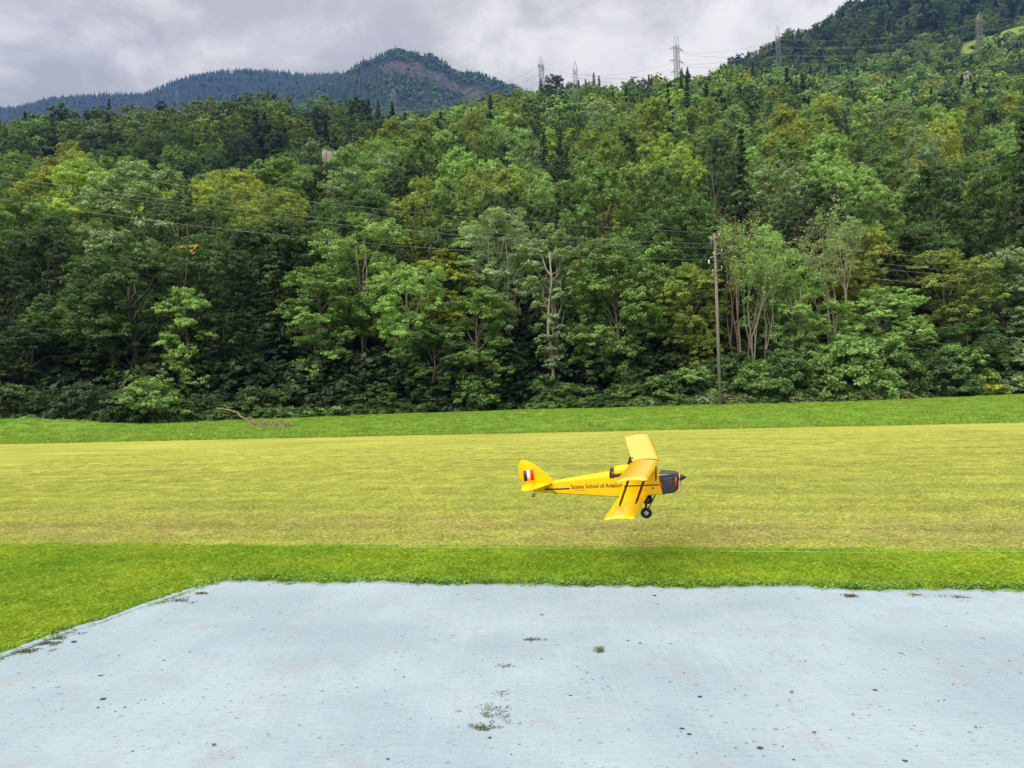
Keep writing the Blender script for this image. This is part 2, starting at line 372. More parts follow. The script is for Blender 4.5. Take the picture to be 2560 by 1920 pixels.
# ------------------------------------------------------------------ tree models
def leaves(rs, cen, out, n, size, flat=.45, disc=.45, droop=0.0):
    """leaf quads: n around every centre; each cluster is a flattened spray"""
    k = len(cen); c = np.repeat(cen, n, 0); o = np.repeat(out, n, 0)
    off = rs.normal(0, 1, (k * n, 3)); off /= np.maximum(np.linalg.norm(off, axis=1, keepdims=True), 1e-6)
    off *= (rs.random((k * n, 1)) ** .5) * disc; off[:, 2] *= flat
    off[:, 2] -= droop * np.linalg.norm(off[:, :2], axis=1)
    p = c + off
    nrm = o * .55 + rs.normal(0, .42, p.shape) + np.array([0, 0, .62]); nrm /= np.linalg.norm(nrm, axis=1, keepdims=True)
    a = np.cross(nrm, rs.normal(0, 1, p.shape)); a /= np.maximum(np.linalg.norm(a, axis=1, keepdims=True), 1e-6); bb = np.cross(nrm, a)
    s = size * rs.uniform(.6, 1.35, (len(p), 1))
    v = np.stack([p - a * s * .62, p - bb * s * .34 + a * s * .05, p + a * s * .62, p + bb * s * .34 + a * s * .05], 1)
    return v.reshape(-1, 3)
def quads(v): return np.arange(len(v)).reshape(-1, 4)
def branch_tubes(mb, rs, paths):
    for pts, r0, r1, n in paths:
        mb.tube(pts, list(np.linspace(r0, r1, len(pts))), n, cap=False)
def wob(rs, a, b, k, amp):
    a = np.array(a, float); b = np.array(b, float); t = np.linspace(0, 1, k)[:, None]; p = a * (1 - t) + b * t
    p[1:-1] += rs.normal(0, amp, (k - 2, 3)); return [tuple(q) for q in p]
def broadleaf(seed, H=15, W=8.5, base=.25, lobes=16, clus=26, nl=34, size=.26, lr=.27, widest=.55, disc=.5, trunk_r=.22, bark=None, forks=1, fill=.25):
    rs = np.random.default_rng(seed); cen, out = [], []; mb = MB()
    lean = rs.normal(0, .25, 2); z0 = H * base
    for f in range(forks):
        dx, dy = (rs.normal(0, .35, 2) if forks > 1 else (0, 0))
        top = (lean[0] + dx * 1.2, lean[1] + dy * 1.2, H * .8)
        mb.tube(wob(rs, (dx * .5, dy * .5, -.4), top, 7, .14), list(np.linspace(trunk_r * (1.15 if forks == 1 else .7), .04, 7)), 7)
    hs = np.concatenate([[H * .93], z0 + (H * .9 - z0) * (np.arange(lobes - 1) + .5) / (lobes - 1)])
    for i, h in enumerate(hs):
        tt = (h - z0) / max(H - z0, .1)
        prof = (np.sin(np.pi * min(1, max(0, tt)) ** (math.log(.5) / math.log(widest)))) ** .6 if i else .0
        ang = i * 2.4 + rs.normal(0, .4); R = W / 2 * prof * rs.uniform(.5, .82)
        c = np.array([lean[0] * tt + R * math.cos(ang), lean[1] * tt + R * math.sin(ang), h - lr * W * .2])
        r = W * lr * rs.uniform(.7, 1.15) * (.75 if i == 0 else 1)
        kk = max(6, int(clus * (r / (W * lr)) ** 2))
        d = rs.normal(0, 1, (kk, 3)); d[:, 2] = np.where(d[:, 2] < -.35, -d[:, 2] * .6, d[:, 2]); d /= np.linalg.norm(d, axis=1, keepdims=True)
        rad = r * rs.uniform(.75, 1.08, (kk, 1)); inner = rs.random((kk, 1)) < fill; rad = np.where(inner, rad * .55, rad)
        p = c + d * rad * np.array([1, 1, .95]); cen.append(p); out.append(d)
        if R > .3: mb.tube(wob(rs, (lean[0] * tt * .7, lean[1] * tt * .7, max(z0 * .8, h - R * 1.1 - 1.2)), c, 5, .12), list(np.linspace(trunk_r * .42, .025, 5)), 5, False)
        for q in p[:5]: mb.tube([tuple(c), tuple((c + q) / 2 + rs.normal(0, .08, 3)), tuple(q)], [.04, .025, .012], 4, False)
    cen = np.concatenate(cen); out = np.concatenate(out); v = leaves(rs, cen, out, nl, size, .6, disc, .08)
    return v, mb
def conifer(seed, H=17, W=6, base=.08, nl=7, size=.34, whorls=30):
    rs = np.random.default_rng(seed); cen, out = [], []; mb = MB(); mb.tube([(0, 0, -.4), (0, 0, H * .5), (.05, 0, H)], [.24, .13, .02], 7)
    for i in range(whorls):
        t = i / (whorls - 1); z = H * (base + (1 - base) * t ** .92); R = (W / 2) * (1 - t) ** .85 * rs.uniform(.8, 1.15) + .15
        for k in range(int(5 + 5 * (1 - t))):
            a = rs.uniform(0, 2 * math.pi); rr = R * rs.uniform(.7, 1.1); m = max(3, int(rr / .26)); s = np.linspace(.12, 1, m)
            p = np.stack([np.cos(a) * s * rr, np.sin(a) * s * rr, z - .32 * rr * s ** 1.5 + .12 * rr * s ** 3], -1) + rs.normal(0, .06, (m, 3))
            cen.append(p); out.append(np.tile([np.cos(a) * .7, np.sin(a) * .7, .3], (m, 1)))
            if k % 2 == 0: mb.tube([(0, 0, z), tuple(p[-1])], [.03, .01], 4, False)
    return leaves(rs, np.concatenate(cen), np.concatenate(out), nl, size, .3, .24, .5), mb
def bare_tree(seed, H=12, bark=None, spread=1.0, leafy=0, depth=4, stems=3, size=.2):
    rs = np.random.default_rng(seed); mb = MB(); tips = []
    def grow(p, d, ln, r, lv):
        q = p; pts = [tuple(p)]
        for _ in range(3):
            d = d + rs.normal(0, .09, 3); d /= np.linalg.norm(d); q = q + d * ln / 3; pts.append(tuple(q))
        mb.tube(pts, list(np.linspace(r, r * .62, 4)), 6 if lv < 2 else 4, False)
        if lv >= 2: tips.append(q); tips.append((p + q) / 2)
        if lv < depth:
            for _ in range(rs.integers(2, 4)):
                nd = d + rs.normal(0, .38 * spread, 3) + np.array([0, 0, .12]); nd /= np.linalg.norm(nd); grow(q, nd, ln * rs.uniform(.55, .8), r * .58, lv + 1)
    for s in range(stems):
        d = np.array([rs.normal(0, .13), rs.normal(0, .13), 1]); grow(np.array([rs.normal(0, .3), rs.normal(0, .3), -.4]), d / np.linalg.norm(d), H * .42 * rs.uniform(.85, 1.1), .13, 0)
    tips = np.array(tips); tips = tips[tips[:, 2] > H * .3]
    v = leaves(rs, tips, np.tile([0, 0, .4], (len(tips), 1)), leafy, size, .6, .42) if leafy else np.zeros((0, 3))
    return v, mb
MODELS = {}
def model(key, vmb, bark, leafm=None):
    v, mb = vmb
    crown = mesh_np(key + '_crown', v, quads(v), (leafm or m_leaf,)) if len(v) else None
    MODELS[key] = (crown, mb.mesh(key + '_trunk', bark, True))
for i, (W, ba, wd) in enumerate([(9.0, .16, .5), (8.4, .22, .6), (8.0, .12, .45), (9.6, .28, .62), (7.6, .2, .55)]):
    model('round%d' % i, broadleaf(11 + i, 15, W, ba, 22, 56, 38, .178, .21, wd, .35), m_bark)
for i in range(3): model('narrow%d' % i, broadleaf(31 + i, 15, 5.2, .12, 20, 36, 38, .175, .26, .5, .35), m_bark)
for i in range(3): model('open%d' % i, broadleaf(51 + i, 15, 6.4, .34, 17, 36, 34, .165, .21, .6, .35, .10, fill=.15, forks=2), m_pale_bark)
for i in range(2): model('spruce%d' % i, conifer(61 + i, 17, 6.2), m_bark)
model('ivy0', broadleaf(71, 15, 3.0, .12, 22, 14, 26, .2, .27, .7, .3, .2, fill=.3, forks=3), m_pale_bark)
model('thin0', bare_tree(81, 14, None, .42, 9, 4, 3), m_pale_bark); model('thin1', bare_tree(82, 14, None, .4, 12, 4, 2), m_pale_bark)
model('dead0', bare_tree(83, 13, None, .5, 1, 4, 3), m_red_bark)
for i in range(4): model('bush%d' % i, broadleaf(91 + i, 3.2, [4.4, 3.4, 5.0, 3.8][i], .02, 14, 30, 30, .16, .22, .35, .3, .05, forks=4), m_bark)

TONES = {'dark green': (.062, .105, .042), 'deep green': (.098, .175, .055), 'mid green': (.195, .31, .09), 'light green': (.30, .46, .14),
         'bright lime green': (.36, .49, .10), 'olive green': (.27, .34, .08), 'grey green': (.29, .40, .20), 'yellow green': (.35, .40, .07), 'golden yellow': (.31, .30, .05)}
SHAPE = {'round': 'broad-crowned tree', 'narrow': 'narrow leafy tree', 'open': 'open-crowned tree', 'spruce': 'spruce', 'ivy': 'ivy-clad tree', 'thin': 'thin sparse-leaved tree', 'dead': 'dead tree with bare branches', 'bush': 'bush'}
MODEL_H = {'spruce': 17, 'thin': 12.5, 'dead': 12, 'bush': 3.2}
first_used = set(); R = random.Random(4)
def plant(key, tone, X, Y, H, Wf=1.0, label=None, group=None, z=None, category=None):
    base = key.rstrip('0123456789'); h0 = MODEL_H.get(base, 15); s = H / h0
    z = float(terrain(X, Y)) if z is None else z
    if Y < 48: z = max(min(z, 0), -.3)
    nm = {'spruce': 'spruce_tree', 'bush': 'bush', 'dead': 'dead_tree'}.get(base, 'broadleaf_tree')
    o = thing(nm, label, category or ('bush' if base == 'bush' else 'tree'), (X, Y, z - .15), group)
    o.rotation_euler = (0, 0, R.uniform(0, 6.28)); o.scale = (s * Wf, s * Wf, s)
    crown, trunk = MODELS[key]
    obj('trunk', trunk, o)
    if crown:
        c = obj('foliage' if base == 'bush' else 'crown', crown, o); f = R.uniform(.88, 1.14); tc_ = TONES[tone]; c.color = (tc_[0] * f, tc_[1] * f, tc_[2] * f, 1)
    return o
# front edge of the wood, read from the photograph: (model, tone, x px, top px, distance, width factor, label)
FRONT = [
 ('round2', 'dark green', 40, 800, 50, 1.25, 'low dark green tree at the wood edge beside the left frame edge'),
 ('round0', 'deep green', 330, 590, 53, 1.15, 'big domed deep green tree, widest on the left, behind the grass mound'),
 ('narrow0', 'light green', 462, 700, 50, .8, 'slim light green tree in front of the big domed dark tree'),
 ('round1', 'deep green', 180, 700, 55, 1.0, 'deep green tree between the mound and the big domed tree'),
 ('spruce0', 'dark green', 690, 600, 54, 1.15, 'dark layered spruce right of the big domed tree, above the fallen branch'),
 ('round3', 'dark green', 560, 760, 52, .9, 'dark tree directly behind the root end of the fallen branch'),
 ('open0', 'light green', 900, 512, 55, 1.15, 'tall light green tree, its two stems bare below a billowing crown'),
 ('narrow1', 'mid green', 800, 640, 52, 1.1, 'mid green tree left of the tall two-stemmed light tree'),
 ('open1', 'light green', 1015, 640, 51, .95, 'light green tree with a white bare lower stem, right of the two-stemmed tree'),
 ('narrow2', 'yellow green', 1115, 605, 56, 1.2, 'yellow-topped green tree between the white-stemmed tree and the tall ivy tree'),
 ('round4', 'deep green', 1080, 800, 50, .8, 'low deep green tree at the wood edge below the yellow-topped tree'),
 ('open2', 'grey green', 1240, 500, 56, 1.05, 'tall grey green tree with a straight bare trunk near the frame centre'),
 ('ivy0', 'grey green', 1370, 530, 52, 1.15, 'ivy-covered multi-stem tree standing as a tall column'),
 ('narrow0', 'mid green', 1190, 700, 50, 1.0, 'mid green tree left of the ivy-covered column tree'),
 ('round2', 'mid green', 1545, 570, 51, .95, 'mid green tree leafy down to the meadow, right of the ivy column'),
 ('open0', 'bright lime green', 1480, 620, 55, .7, 'bright lime tree top leaning over the ivy column tree'),
 ('narrow1', 'light green', 1650, 565, 55, 1.0, 'light green tree left of the utility pole, upper crown pale'),
 ('round1', 'olive green', 1712, 640, 51, .75, 'olive tree directly left of the utility pole'),
 ('dead0', 'olive green', 1842, 590, 50, .7, 'dead reddish tree with bare forked branches right beside the utility pole'),
 ('narrow2', 'light green', 1905, 545, 55, 1.1, 'light green tree rising behind the dead reddish tree'),
 ('thin0', 'light green', 1868, 665, 50, .6, 'first thin light green sapling clump right of the utility pole'),
 ('thin1', 'light green', 1925, 690, 50.5, .6, 'second thin sapling clump right of the utility pole'),
 ('open1', 'light green', 2000, 640, 50, .85, 'light green tree with a forked pale trunk above the bushes'),
 ('round3', 'yellow green', 2110, 550, 58, .75, 'bright yellow green tree, yellowest on the right half of the wood'),
 ('thin0', 'grey green', 2085, 650, 51, .65, 'thin greyish tree in front of the bright yellow green tree'),
 ('round0', 'light green', 2195, 705, 50, .85, 'rounded light green tree bulging forward over the right bushes'),
 ('spruce1', 'dark green', 1985, 520, 60, 1.0, 'dark spruce between the pale trees right of the pole'),
 ('narrow0', 'dark green', 2290, 560, 56, 1.1, 'dark narrow tree right of the rounded light green tree'),
 ('open2', 'olive green', 2370, 605, 53, 1.15, 'olive open-crowned tree, third tree from the right frame edge'),
 ('round4', 'grey green', 2500, 615, 53, .9, 'grey green tree with a slender pale stem near the right frame edge'),
 ('round2', 'grey green', 2590, 840, 49, .8, 'low grey green tree cut by the right frame edge'),
 ('round1', 'deep green', 2420, 790, 50, .75, 'deep green tree low at the wood edge above the weedy bank'),
]
count = 0
for key, tone, px, py, d, wf, lab in FRONT:
    u, v = uv(px, py); X = u * d; zg = float(terrain(X, d)); H = EYE + v * d - zg
    plant(key, tone, X, d, H, wf * 15 / max(H, 6) * (H / 15) ** .3 if key[:4] not in ('spru',) else wf, lab, 'trees along the edge of the wood'); count += 1
# rows of trees up the slope
def ordn(n):
    w = ['', 'first', 'second', 'third', 'fourth', 'fifth', 'sixth', 'seventh', 'eighth', 'ninth', 'tenth', 'eleventh', 'twelfth', 'thirteenth', 'fourteenth', 'fifteenth', 'sixteenth', 'seventeenth', 'eighteenth', 'nineteenth', 'twentieth']
    if n <= 20: return w[n]
    t = {2: 'twenty', 3: 'thirty', 4: 'forty'}[n // 10]
    return (t + '-' + w[n % 10]) if n % 10 else t[:-1] + 'ieth'
ROWS = [58, 64.5, 72, 80.5, 90, 100.5, 112, 125, 139, 154, 171, 190, 209]
POOL = ['round0', 'round1', 'round2', 'round3', 'round4', 'narrow0', 'narrow1', 'narrow2', 'open0', 'open1', 'open2', 'spruce0', 'spruce1']
RX = random.Random(9)
SPECIAL = [(1450, 275, 'spruce'), (145, 400, 'yellow green'), (2360, 355, 'yellow green'), (1620, 295, 'olive green'), (1640, 420, 'bright lime green'), (1180, 330, 'olive green'), (880, 420, 'light green'), (2060, 245, 'yellow green'), (2500, 230, 'yellow green'), (1880, 400, 'light green'), (2080, 420, 'light green'), (2280, 440, 'light green'), (320, 545, 'grey green')]
for ri, d in enumerate(ROWS):
    sp = 6.8 + ri * .12; half = .74 * d; n = int(2 * half / sp); k = 0
    for j in range(n):
        X = -half + (j + .5 + RX.uniform(-.28, .28)) * 2 * half / n + (ri % 2) * sp * .3; Y = d + RX.uniform(-1.8, 1.8) * (1 + ri * .06)
        z = float(terrain(X, Y)); u = X / Y
        px, py = to_px(X, Y, z + 13)
        if px < -60 or px > 2620: continue
        left = px < 900
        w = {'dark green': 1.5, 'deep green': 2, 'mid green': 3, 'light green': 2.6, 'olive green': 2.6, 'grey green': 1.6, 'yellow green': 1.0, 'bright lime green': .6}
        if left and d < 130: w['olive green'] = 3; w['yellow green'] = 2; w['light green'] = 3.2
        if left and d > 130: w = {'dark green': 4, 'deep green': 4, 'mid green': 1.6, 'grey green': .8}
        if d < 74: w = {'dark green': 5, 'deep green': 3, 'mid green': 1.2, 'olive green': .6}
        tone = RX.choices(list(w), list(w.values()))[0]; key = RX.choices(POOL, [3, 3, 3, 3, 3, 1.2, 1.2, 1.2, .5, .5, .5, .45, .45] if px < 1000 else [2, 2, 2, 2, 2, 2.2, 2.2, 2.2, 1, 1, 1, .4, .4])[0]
        for sx, sy, st_ in SPECIAL:
            if abs(px - sx) < 45 and abs(py - sy) < 40 and st_ in TONES: tone = st_; key = 'round%d' % RX.randrange(5)
        if key.startswith('spruce'): tone = 'dark green'
        if key.startswith('open') and d > 110: key = 'narrow0'
        H = RX.uniform(12, 17.5) * (1.12 if key.startswith('spruce') else 1); k += 1
        kind = SHAPE[key.rstrip('0123456789')]
        lab = '%s %s, %s from left in the %s row up the slope' % (tone, kind, ordn(k), ordn(ri + 1))
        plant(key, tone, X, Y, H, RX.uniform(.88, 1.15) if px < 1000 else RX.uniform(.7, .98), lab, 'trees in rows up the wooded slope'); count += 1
print('trees', count)

SKYL = [(1352, 196, 'spruce0'), (1378, 178, 'round1'), (1400, 182, 'narrow1'), (1430, 205, 'round3'), (1446, 200, 'spruce1'), (1464, 198, 'spruce0'), (1484, 181, 'spruce1'), (1497, 190, 'spruce0'), (150, 262, 'spruce1'), (235, 268, 'spruce0'), (272, 246, 'spruce1'), (1012, 280, 'spruce0'), (900, 245, 'round1'), (945, 252, 'spruce1')]
for i, (px, py, key) in enumerate(SKYL):
    d = 378 if 1100 < px < 1600 else 296; u_, v_ = uv(px, py); zg = float(terrain(u_ * d, d)); H = max(9, EYE + v_ * d - zg)
    plant(key, 'dark green', u_ * d, d, H, (15 / H if key[0] != 's' else 17 / H) * .95, 'very dark %s on the skyline, %s in that skyline group from the left' % ('spruce' if key[0] == 's' else 'leafy tree', ordn(sorted(q[0] for q in SKYL).index(px) + 1)), 'dark trees on the skyline')
u_, v_ = uv(822, 399)
plant('round1', 'mid green', u_ * 194, 194, EYE + v_ * 194 - float(terrain(u_ * 194, 194)), 1.0, 'mid green tree standing right below the small pale rock outcrop', 'trees in rows up the wooded slope')
# bushes along the wood edge
WE = np.array([(uv(px, 1000)[0], d) for px, d in [(-400, 41), (0, 43), (250, 42.8), (400, 43.8), (600, 45.6), (900, 48.6), (1280, 49.8), (1500, 48), (1800, 46.3), (2000, 45.2), (2200, 45), (2380, 48.3), (2560, 49.5), (2900, 50)]])
def wood_edge(u): return np.interp(u, WE[:, 0], WE[:, 1])
BUSH = [(20, 1035, 2.6, 'deep green'), (100, 1040, 2.8, 'dark green'), (210, 1062, 2.4, 'dark green'), (290, 1062, 2.0, 'deep green'), (370, 1058, 2.2, 'mid green'), (440, 1056, 1.7, 'deep green'), (510, 1053, 1.6, 'dark green'),
 (590, 1046, 1.7, 'deep green'), (660, 1042, 2.0, 'deep green'), (735, 1040, 2.4, 'deep green'), (810, 1038, 2.0, 'dark green'), (880, 1036, 1.9, 'deep green'), (960, 1032, 2.3, 'deep green'), (1040, 1030, 2.0, 'mid green'), (1110, 1028, 1.7, 'dark green'),
 (1190, 1024, 2.2, 'mid green'), (1270, 1022, 2.1, 'deep green'), (1345, 1020, 2.8, 'mid green'), (1420, 1018, 2.5, 'mid green'), (1500, 1016, 1.6, 'deep green'), (1580, 1014, 2.0, 'mid green'), (1660, 1012, 1.9, 'mid green'), (1740, 1010, 2.8, 'mid green'),
 (1830, 1006, 3.0, 'deep green'), (1900, 1004, 3.4, 'mid green'), (1975, 1002, 3.5, 'deep green'), (2045, 1001, 3.2, 'mid green'), (2115, 1000, 3.3, 'mid green'), (2185, 998, 3.0, 'mid green'), (2260, 992, 2.7, 'deep green'),
 (2325, 975, 2.6, 'deep green'), (2390, 972, 2.9, 'mid green'), (2450, 970, 2.6, 'yellow green'), (2510, 968, 2.4, 'mid green'), (2570, 968, 2.6, 'grey green')]
for i, (px, py, h, tone) in enumerate(BUSH):
    u, v = uv(px, py); d = float(wood_edge(u)) + R.uniform(.5, 2.2); d = max(d, 49.2) if 1700 < px < 1880 else d; X = u * d
    h *= R.uniform(.65, 1.25); plant('bush%d' % (i % 4), tone, X, d, h * 1.05, 1.02 * 3.2 / (h * 1.05) * (.55 + h * .15), '%s bush, %s from the left along the foot of the wood' % (tone, ordn(i + 1)), 'bushes along the foot of the wood', z=-.1)

# ------------------------------------------------------------------ forest masses further up (instanced)
def lod(seed, fn, n):
    v, mb = fn; tm = mb.mesh('t', m_bark)
    tv = np.array([q.co[:] for q in tm.vertices]); tf = [tuple(p.vertices) for p in tm.polygons]; nv = len(v)
    lf = [tuple(q) for q in quads(v)]
    return mesh_np('forest_tree', np.concatenate([v, tv]), lf + [tuple(i + nv for i in f) for f in tf], (m_leaf_i, m_bark), mat_idx=[0] * len(lf) + [1] * len(tf))
def tiny_trunk(v, H):
    mb = MB(); mb.tube([(0, 0, -.5), (0, 0, H * .6)], [.25, .1], 5); return v, mb
lods = []
for i, (W, ba) in enumerate([(9, .12), (8.2, .15), (7.4, .1), (9.4, .2)]):
    lods.append(src('forest_source', lod(0, tiny_trunk(broadleaf(131 + i, 14, W, ba, 13, 15, 11, .62, .24, .55, .6)[0], 14), 0)))
for i in range(2):
    lods.append(src('forest_source', lod(0, tiny_trunk(conifer(151 + i, 18, 6.5, .08, 3, .75, 22)[0], 18), 0)))
def tonepick(rs, n, names, ws):
    a = np.array([TONES[k] for k in names]); w = np.array(ws, float); i = rs.choice(len(names), n, p=w / w.sum())
    return a[i] * rs.uniform(.8, 1.2, (n, 1))
def forest(name, label, d0, d1, u0, u1, area, seed, names, ws, conif=.12, skip=None, sc_=1.0):
    rs = np.random.default_rng(seed); du = u1 - u0; n = int(du * (d1 ** 2 - d0 ** 2) / 2 / area)
    Y = np.sqrt(rs.uniform(d0 ** 2, d1 ** 2, n)); X = rs.uniform(u0, u1, n) * Y
    # thin out overlaps on a jittered grid
    c = math.sqrt(area) * .9; key = np.floor(X / c).astype(int) * 100003 + np.floor(Y / c).astype(int); _, first = np.unique(key, return_index=True)
    X, Y = X[first], Y[first]; Z = terrain(X, Y); px, py = to_px(X, Y, Z)
    keep = ~bare_top(X, Y, Z)
    if skip is not None: keep &= ~skip(px, py, Y, rs)
    X, Y, Z, px = X[keep], Y[keep], Z[keep], px[keep]; n = len(X)
    con = rs.random(n) < conif; var = np.where(con, rs.integers(4, 6, n), rs.integers(0, 4, n)); s = rs.uniform(.72, 1.2, n) * sc_; s[con] *= .85
    tint = tonepick(rs, n, names, ws); tint[con] = np.array(TONES['dark green']) * rs.uniform(.8, 1.15, (con.sum(), 1))
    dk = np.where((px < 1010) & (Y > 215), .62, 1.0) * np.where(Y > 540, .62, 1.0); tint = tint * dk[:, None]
    rot = np.stack([rs.normal(0, .03, n), rs.normal(0, .03, n), rs.uniform(0, 6.28, n)], -1)
    scl = np.stack([s * rs.uniform(.85, 1.15, n), s * rs.uniform(.85, 1.15, n), s], -1)
    print(name, n)
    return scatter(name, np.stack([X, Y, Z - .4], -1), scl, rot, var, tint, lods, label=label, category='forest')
G1 = ['dark green', 'deep green', 'mid green', 'light green', 'olive green', 'grey green', 'yellow green', 'bright lime green']
forest('hillside_forest', 'dense mixed green forest covering the middle hillside above the rows of trees', 219, 475, -.8, .80, 48, 1, G1, [1.6, 2.2, 3, 2.4, 1.8, 1.2, .9, .6], .08)
forest('upper_forest', 'bluish green forest on the steep hill filling the upper right', 476, 1000, .2, .82, 46, 2, G1, [2, 3, 3, 1.6, .8, 1.5, .2, .1], .14)

# far mountains: coarse jagged conifers and rounded crowns
def far_cone(seed):
    rs = np.random.default_rng(seed); mb = MB()
    for k in range(5):
        z = 3.2 * k; r = 3.2 * (1 - k / 5.6); nn = 7
        ring = [(r * rs.uniform(.6, 1.2) * math.cos(2 * math.pi * i / nn), r * rs.uniform(.6, 1.2) * math.sin(2 * math.pi * i / nn), z + rs.uniform(-.6, .4)) for i in range(nn)]
        mb.add(ring + [(0, 0, z + 5.5)], [(i, (i + 1) % nn, nn) for i in range(nn)])
    return mb
def far_round(seed):
    rs = np.random.default_rng(seed); v = leaves(rs, np.array([[*(rs.normal(0, 2.0, 2)), rs.uniform(2, 11)] for _ in range(26)]), np.tile([0, 0, .5], (26, 1)), 5, 3.4, .8, 2.0); mb = MB(); mb.add(v, [tuple(q) for q in quads(v)]); return mb
far = [src('forest_source', far_cone(i).mesh('far_conifer', m_leaf_i)) for i in range(2)] + [src('forest_source', far_round(i).mesh('far_crown', m_leaf_i)) for i in range(2)]
def far_forest(name, label, d0, d1, u0, u1, area, seed, conif, names, ws, skip=None, scm=1.0):
    rs = np.random.default_rng(seed); n = int((u1 - u0) * (d1 ** 2 - d0 ** 2) / 2 / area)
    Y = np.sqrt(rs.uniform(d0 ** 2, d1 ** 2, n)); X = rs.uniform(u0, u1, n) * Y; Z = terrain(X, Y); px, py = to_px(X, Y, Z)
    keep = np.ones(n, bool)
    if skip is not None: keep = ~skip(px, py, Y, rs)
    X, Y, Z = X[keep], Y[keep], Z[keep]; n = len(X); con = rs.random(n) < conif
    var = np.where(con, rs.integers(0, 2, n), rs.integers(2, 4, n)); s = rs.uniform(.55, 1.1, n) * scm; s = np.where(con, s, s * .85)
    tint = tonepick(rs, n, names, ws); tint[con] = np.array(TONES['dark green']) * rs.uniform(.7, 1.0, (con.sum(), 1))
    rot = np.stack([0 * s, 0 * s, rs.uniform(0, 6.28, n)], -1); scl = np.stack([s, s, s * rs.uniform(.65, 1.0, n)], -1)
    print(name, n)
    scatter(name, np.stack([X, Y, Z - 1], -1), scl, rot, var, tint, far, label=label, category='forest')
far_forest('peak_forest', 'dark forest wrapped round the rocky peak behind the hills', 1150, 1900, -.42, .1, 55, 3, .45, ['deep green', 'mid green', 'light green', 'grey green'], [3, 2, .6, 1], lambda px, py, Y, rs: (rock_mask(px, py + 4) > rs.uniform(.32, .6, len(px))) & (Y > 1400), .95)
far_forest('ridge_forest', 'blue hazy conifer forest on the far left mountain ridge', 1500, 2680, -.8, -.16, 95, 4, .85, ['dark green', 'deep green'], [3, 1], None, 1.25)

# ------------------------------------------------------------------ grass tufts
def tuft(seed, rad, nb, h, w, lean=.5):
    rs = np.random.default_rng(seed); p = rs.uniform(-rad, rad, (nb, 2)); a = rs.uniform(0, 6.28, nb); hh = h * rs.uniform(.5, 1.15, nb); ln = rs.normal(0, lean, (nb, 2)) * hh[:, None]
    dx = np.cos(a) * w / 2; dy = np.sin(a) * w / 2; z = np.zeros(nb)
    v = np.stack([np.stack([p[:, 0] - dx, p[:, 1] - dy, z - .004], -1), np.stack([p[:, 0] + dx, p[:, 1] + dy, z - .004], -1),
                  np.stack([p[:, 0] + ln[:, 0] * .5 + dx * .8, p[:, 1] + ln[:, 1] * .5 + dy * .8, hh * .6], -1), np.stack([p[:, 0] + ln[:, 0], p[:, 1] + ln[:, 1], hh * .95], -1)], 1)
    return mesh_np('tuft', v.reshape(-1, 3), quads(v.reshape(-1, 3)), (m_blade,))
def clover(seed, nb, rad, s, h):
    rs = np.random.default_rng(seed); c = np.stack([rs.uniform(-rad, rad, nb), rs.uniform(-rad, rad, nb), rs.uniform(.3, 1, nb) * h], -1)
    v = leaves(rs, c, np.tile([0, 0, 1.2], (nb, 1)), 1, s, .1, .005); return mesh_np('clover', v, quads(v), (m_blade,))
t_lawn = [src('grass_source', tuft(i, .11, 150, .032, .0045, 1.2)) for i in range(3)]
t_field = [src('grass_source', tuft(10 + i, .17, 110, .020, .005, 2.2)) for i in range(3)]
t_weed = [src('grass_source', clover(20 + i, 60, .10, .032, .05)) for i in range(2)]

TARP_PX = [(-260, 1745), (-120, 1692), (0, 1648), (110, 1606), (180, 1583), (250, 1562), (330, 1532), (400, 1507), (445, 1491), (500, 1472), (545, 1463), (600, 1459), (680, 1459), (760, 1461), (860, 1464), (1000, 1465), (1150, 1467), (1300, 1467), (1450, 1470), (1600, 1472), (1760, 1476), (1850, 1475), (2000, 1478), (2200, 1481), (2350, 1480), (2560, 1483), (2800, 1486), (3300, 1492)]
TE = np.array([gpt(x, y) for x, y in TARP_PX]); 
q = TE[0] + (TE[0] - TE[1]) * 6; TE = np.vstack([q[None], TE]); TE = TE[np.argsort(TE[:, 0])]
def tarp_edge(X): return np.interp(X, TE[:, 0], TE[:, 1])
rs = np.random.default_rng(77)
def in_view(X, Y, m=.06): return np.abs(X / Y) < .70 + m
def rot_z(rs, n): return np.stack([0 * np.zeros(n), np.zeros(n), rs.uniform(0, 6.28, n)], -1)
n = 26000; X = rs.uniform(-9, 9, n); Y = rs.uniform(2.6, 10, n)
on = (Y > np.where(X < TE[0, 0], -99, tarp_edge(X)) + .05) & (Y < edge_y(EDGE_NEAR, X)) & in_view(X, Y) & (Y > 2.8)
X, Y = X[on], Y[on]; n = len(X); s = rs.uniform(.75, 1.2, n)
pn = np.clip(.5 + .35 * np.sin(X * 1.7 + 1.3 * np.sin(Y * 2.1)) * np.cos(Y * 2.3 + X) + .3 * np.sin(X * 5.3 + 2 * np.sin(Y * 7)) * np.sin(Y * 6.1 + X * 2), 0, 1)
tint = np.array([.22, .37, .022]) * (1 - pn[:, None]) + np.array([.38, .49, .04]) * pn[:, None]; tint *= rs.uniform(.85, 1.15, (n, 1))
scatter('lawn_blades', np.stack([X, Y, 0 * X + .004], -1), np.stack([s, s, s], -1), rot_z(rs, n), rs.integers(0, 3, n), tint, t_lawn, label='short green lawn grass between the pale sheet and the mown field', category='grass'); print('lawn', n)
n = 26000; X = rs.uniform(-13, 13, n); Y = 6.5 + 17 * rs.random(n) ** 1.7
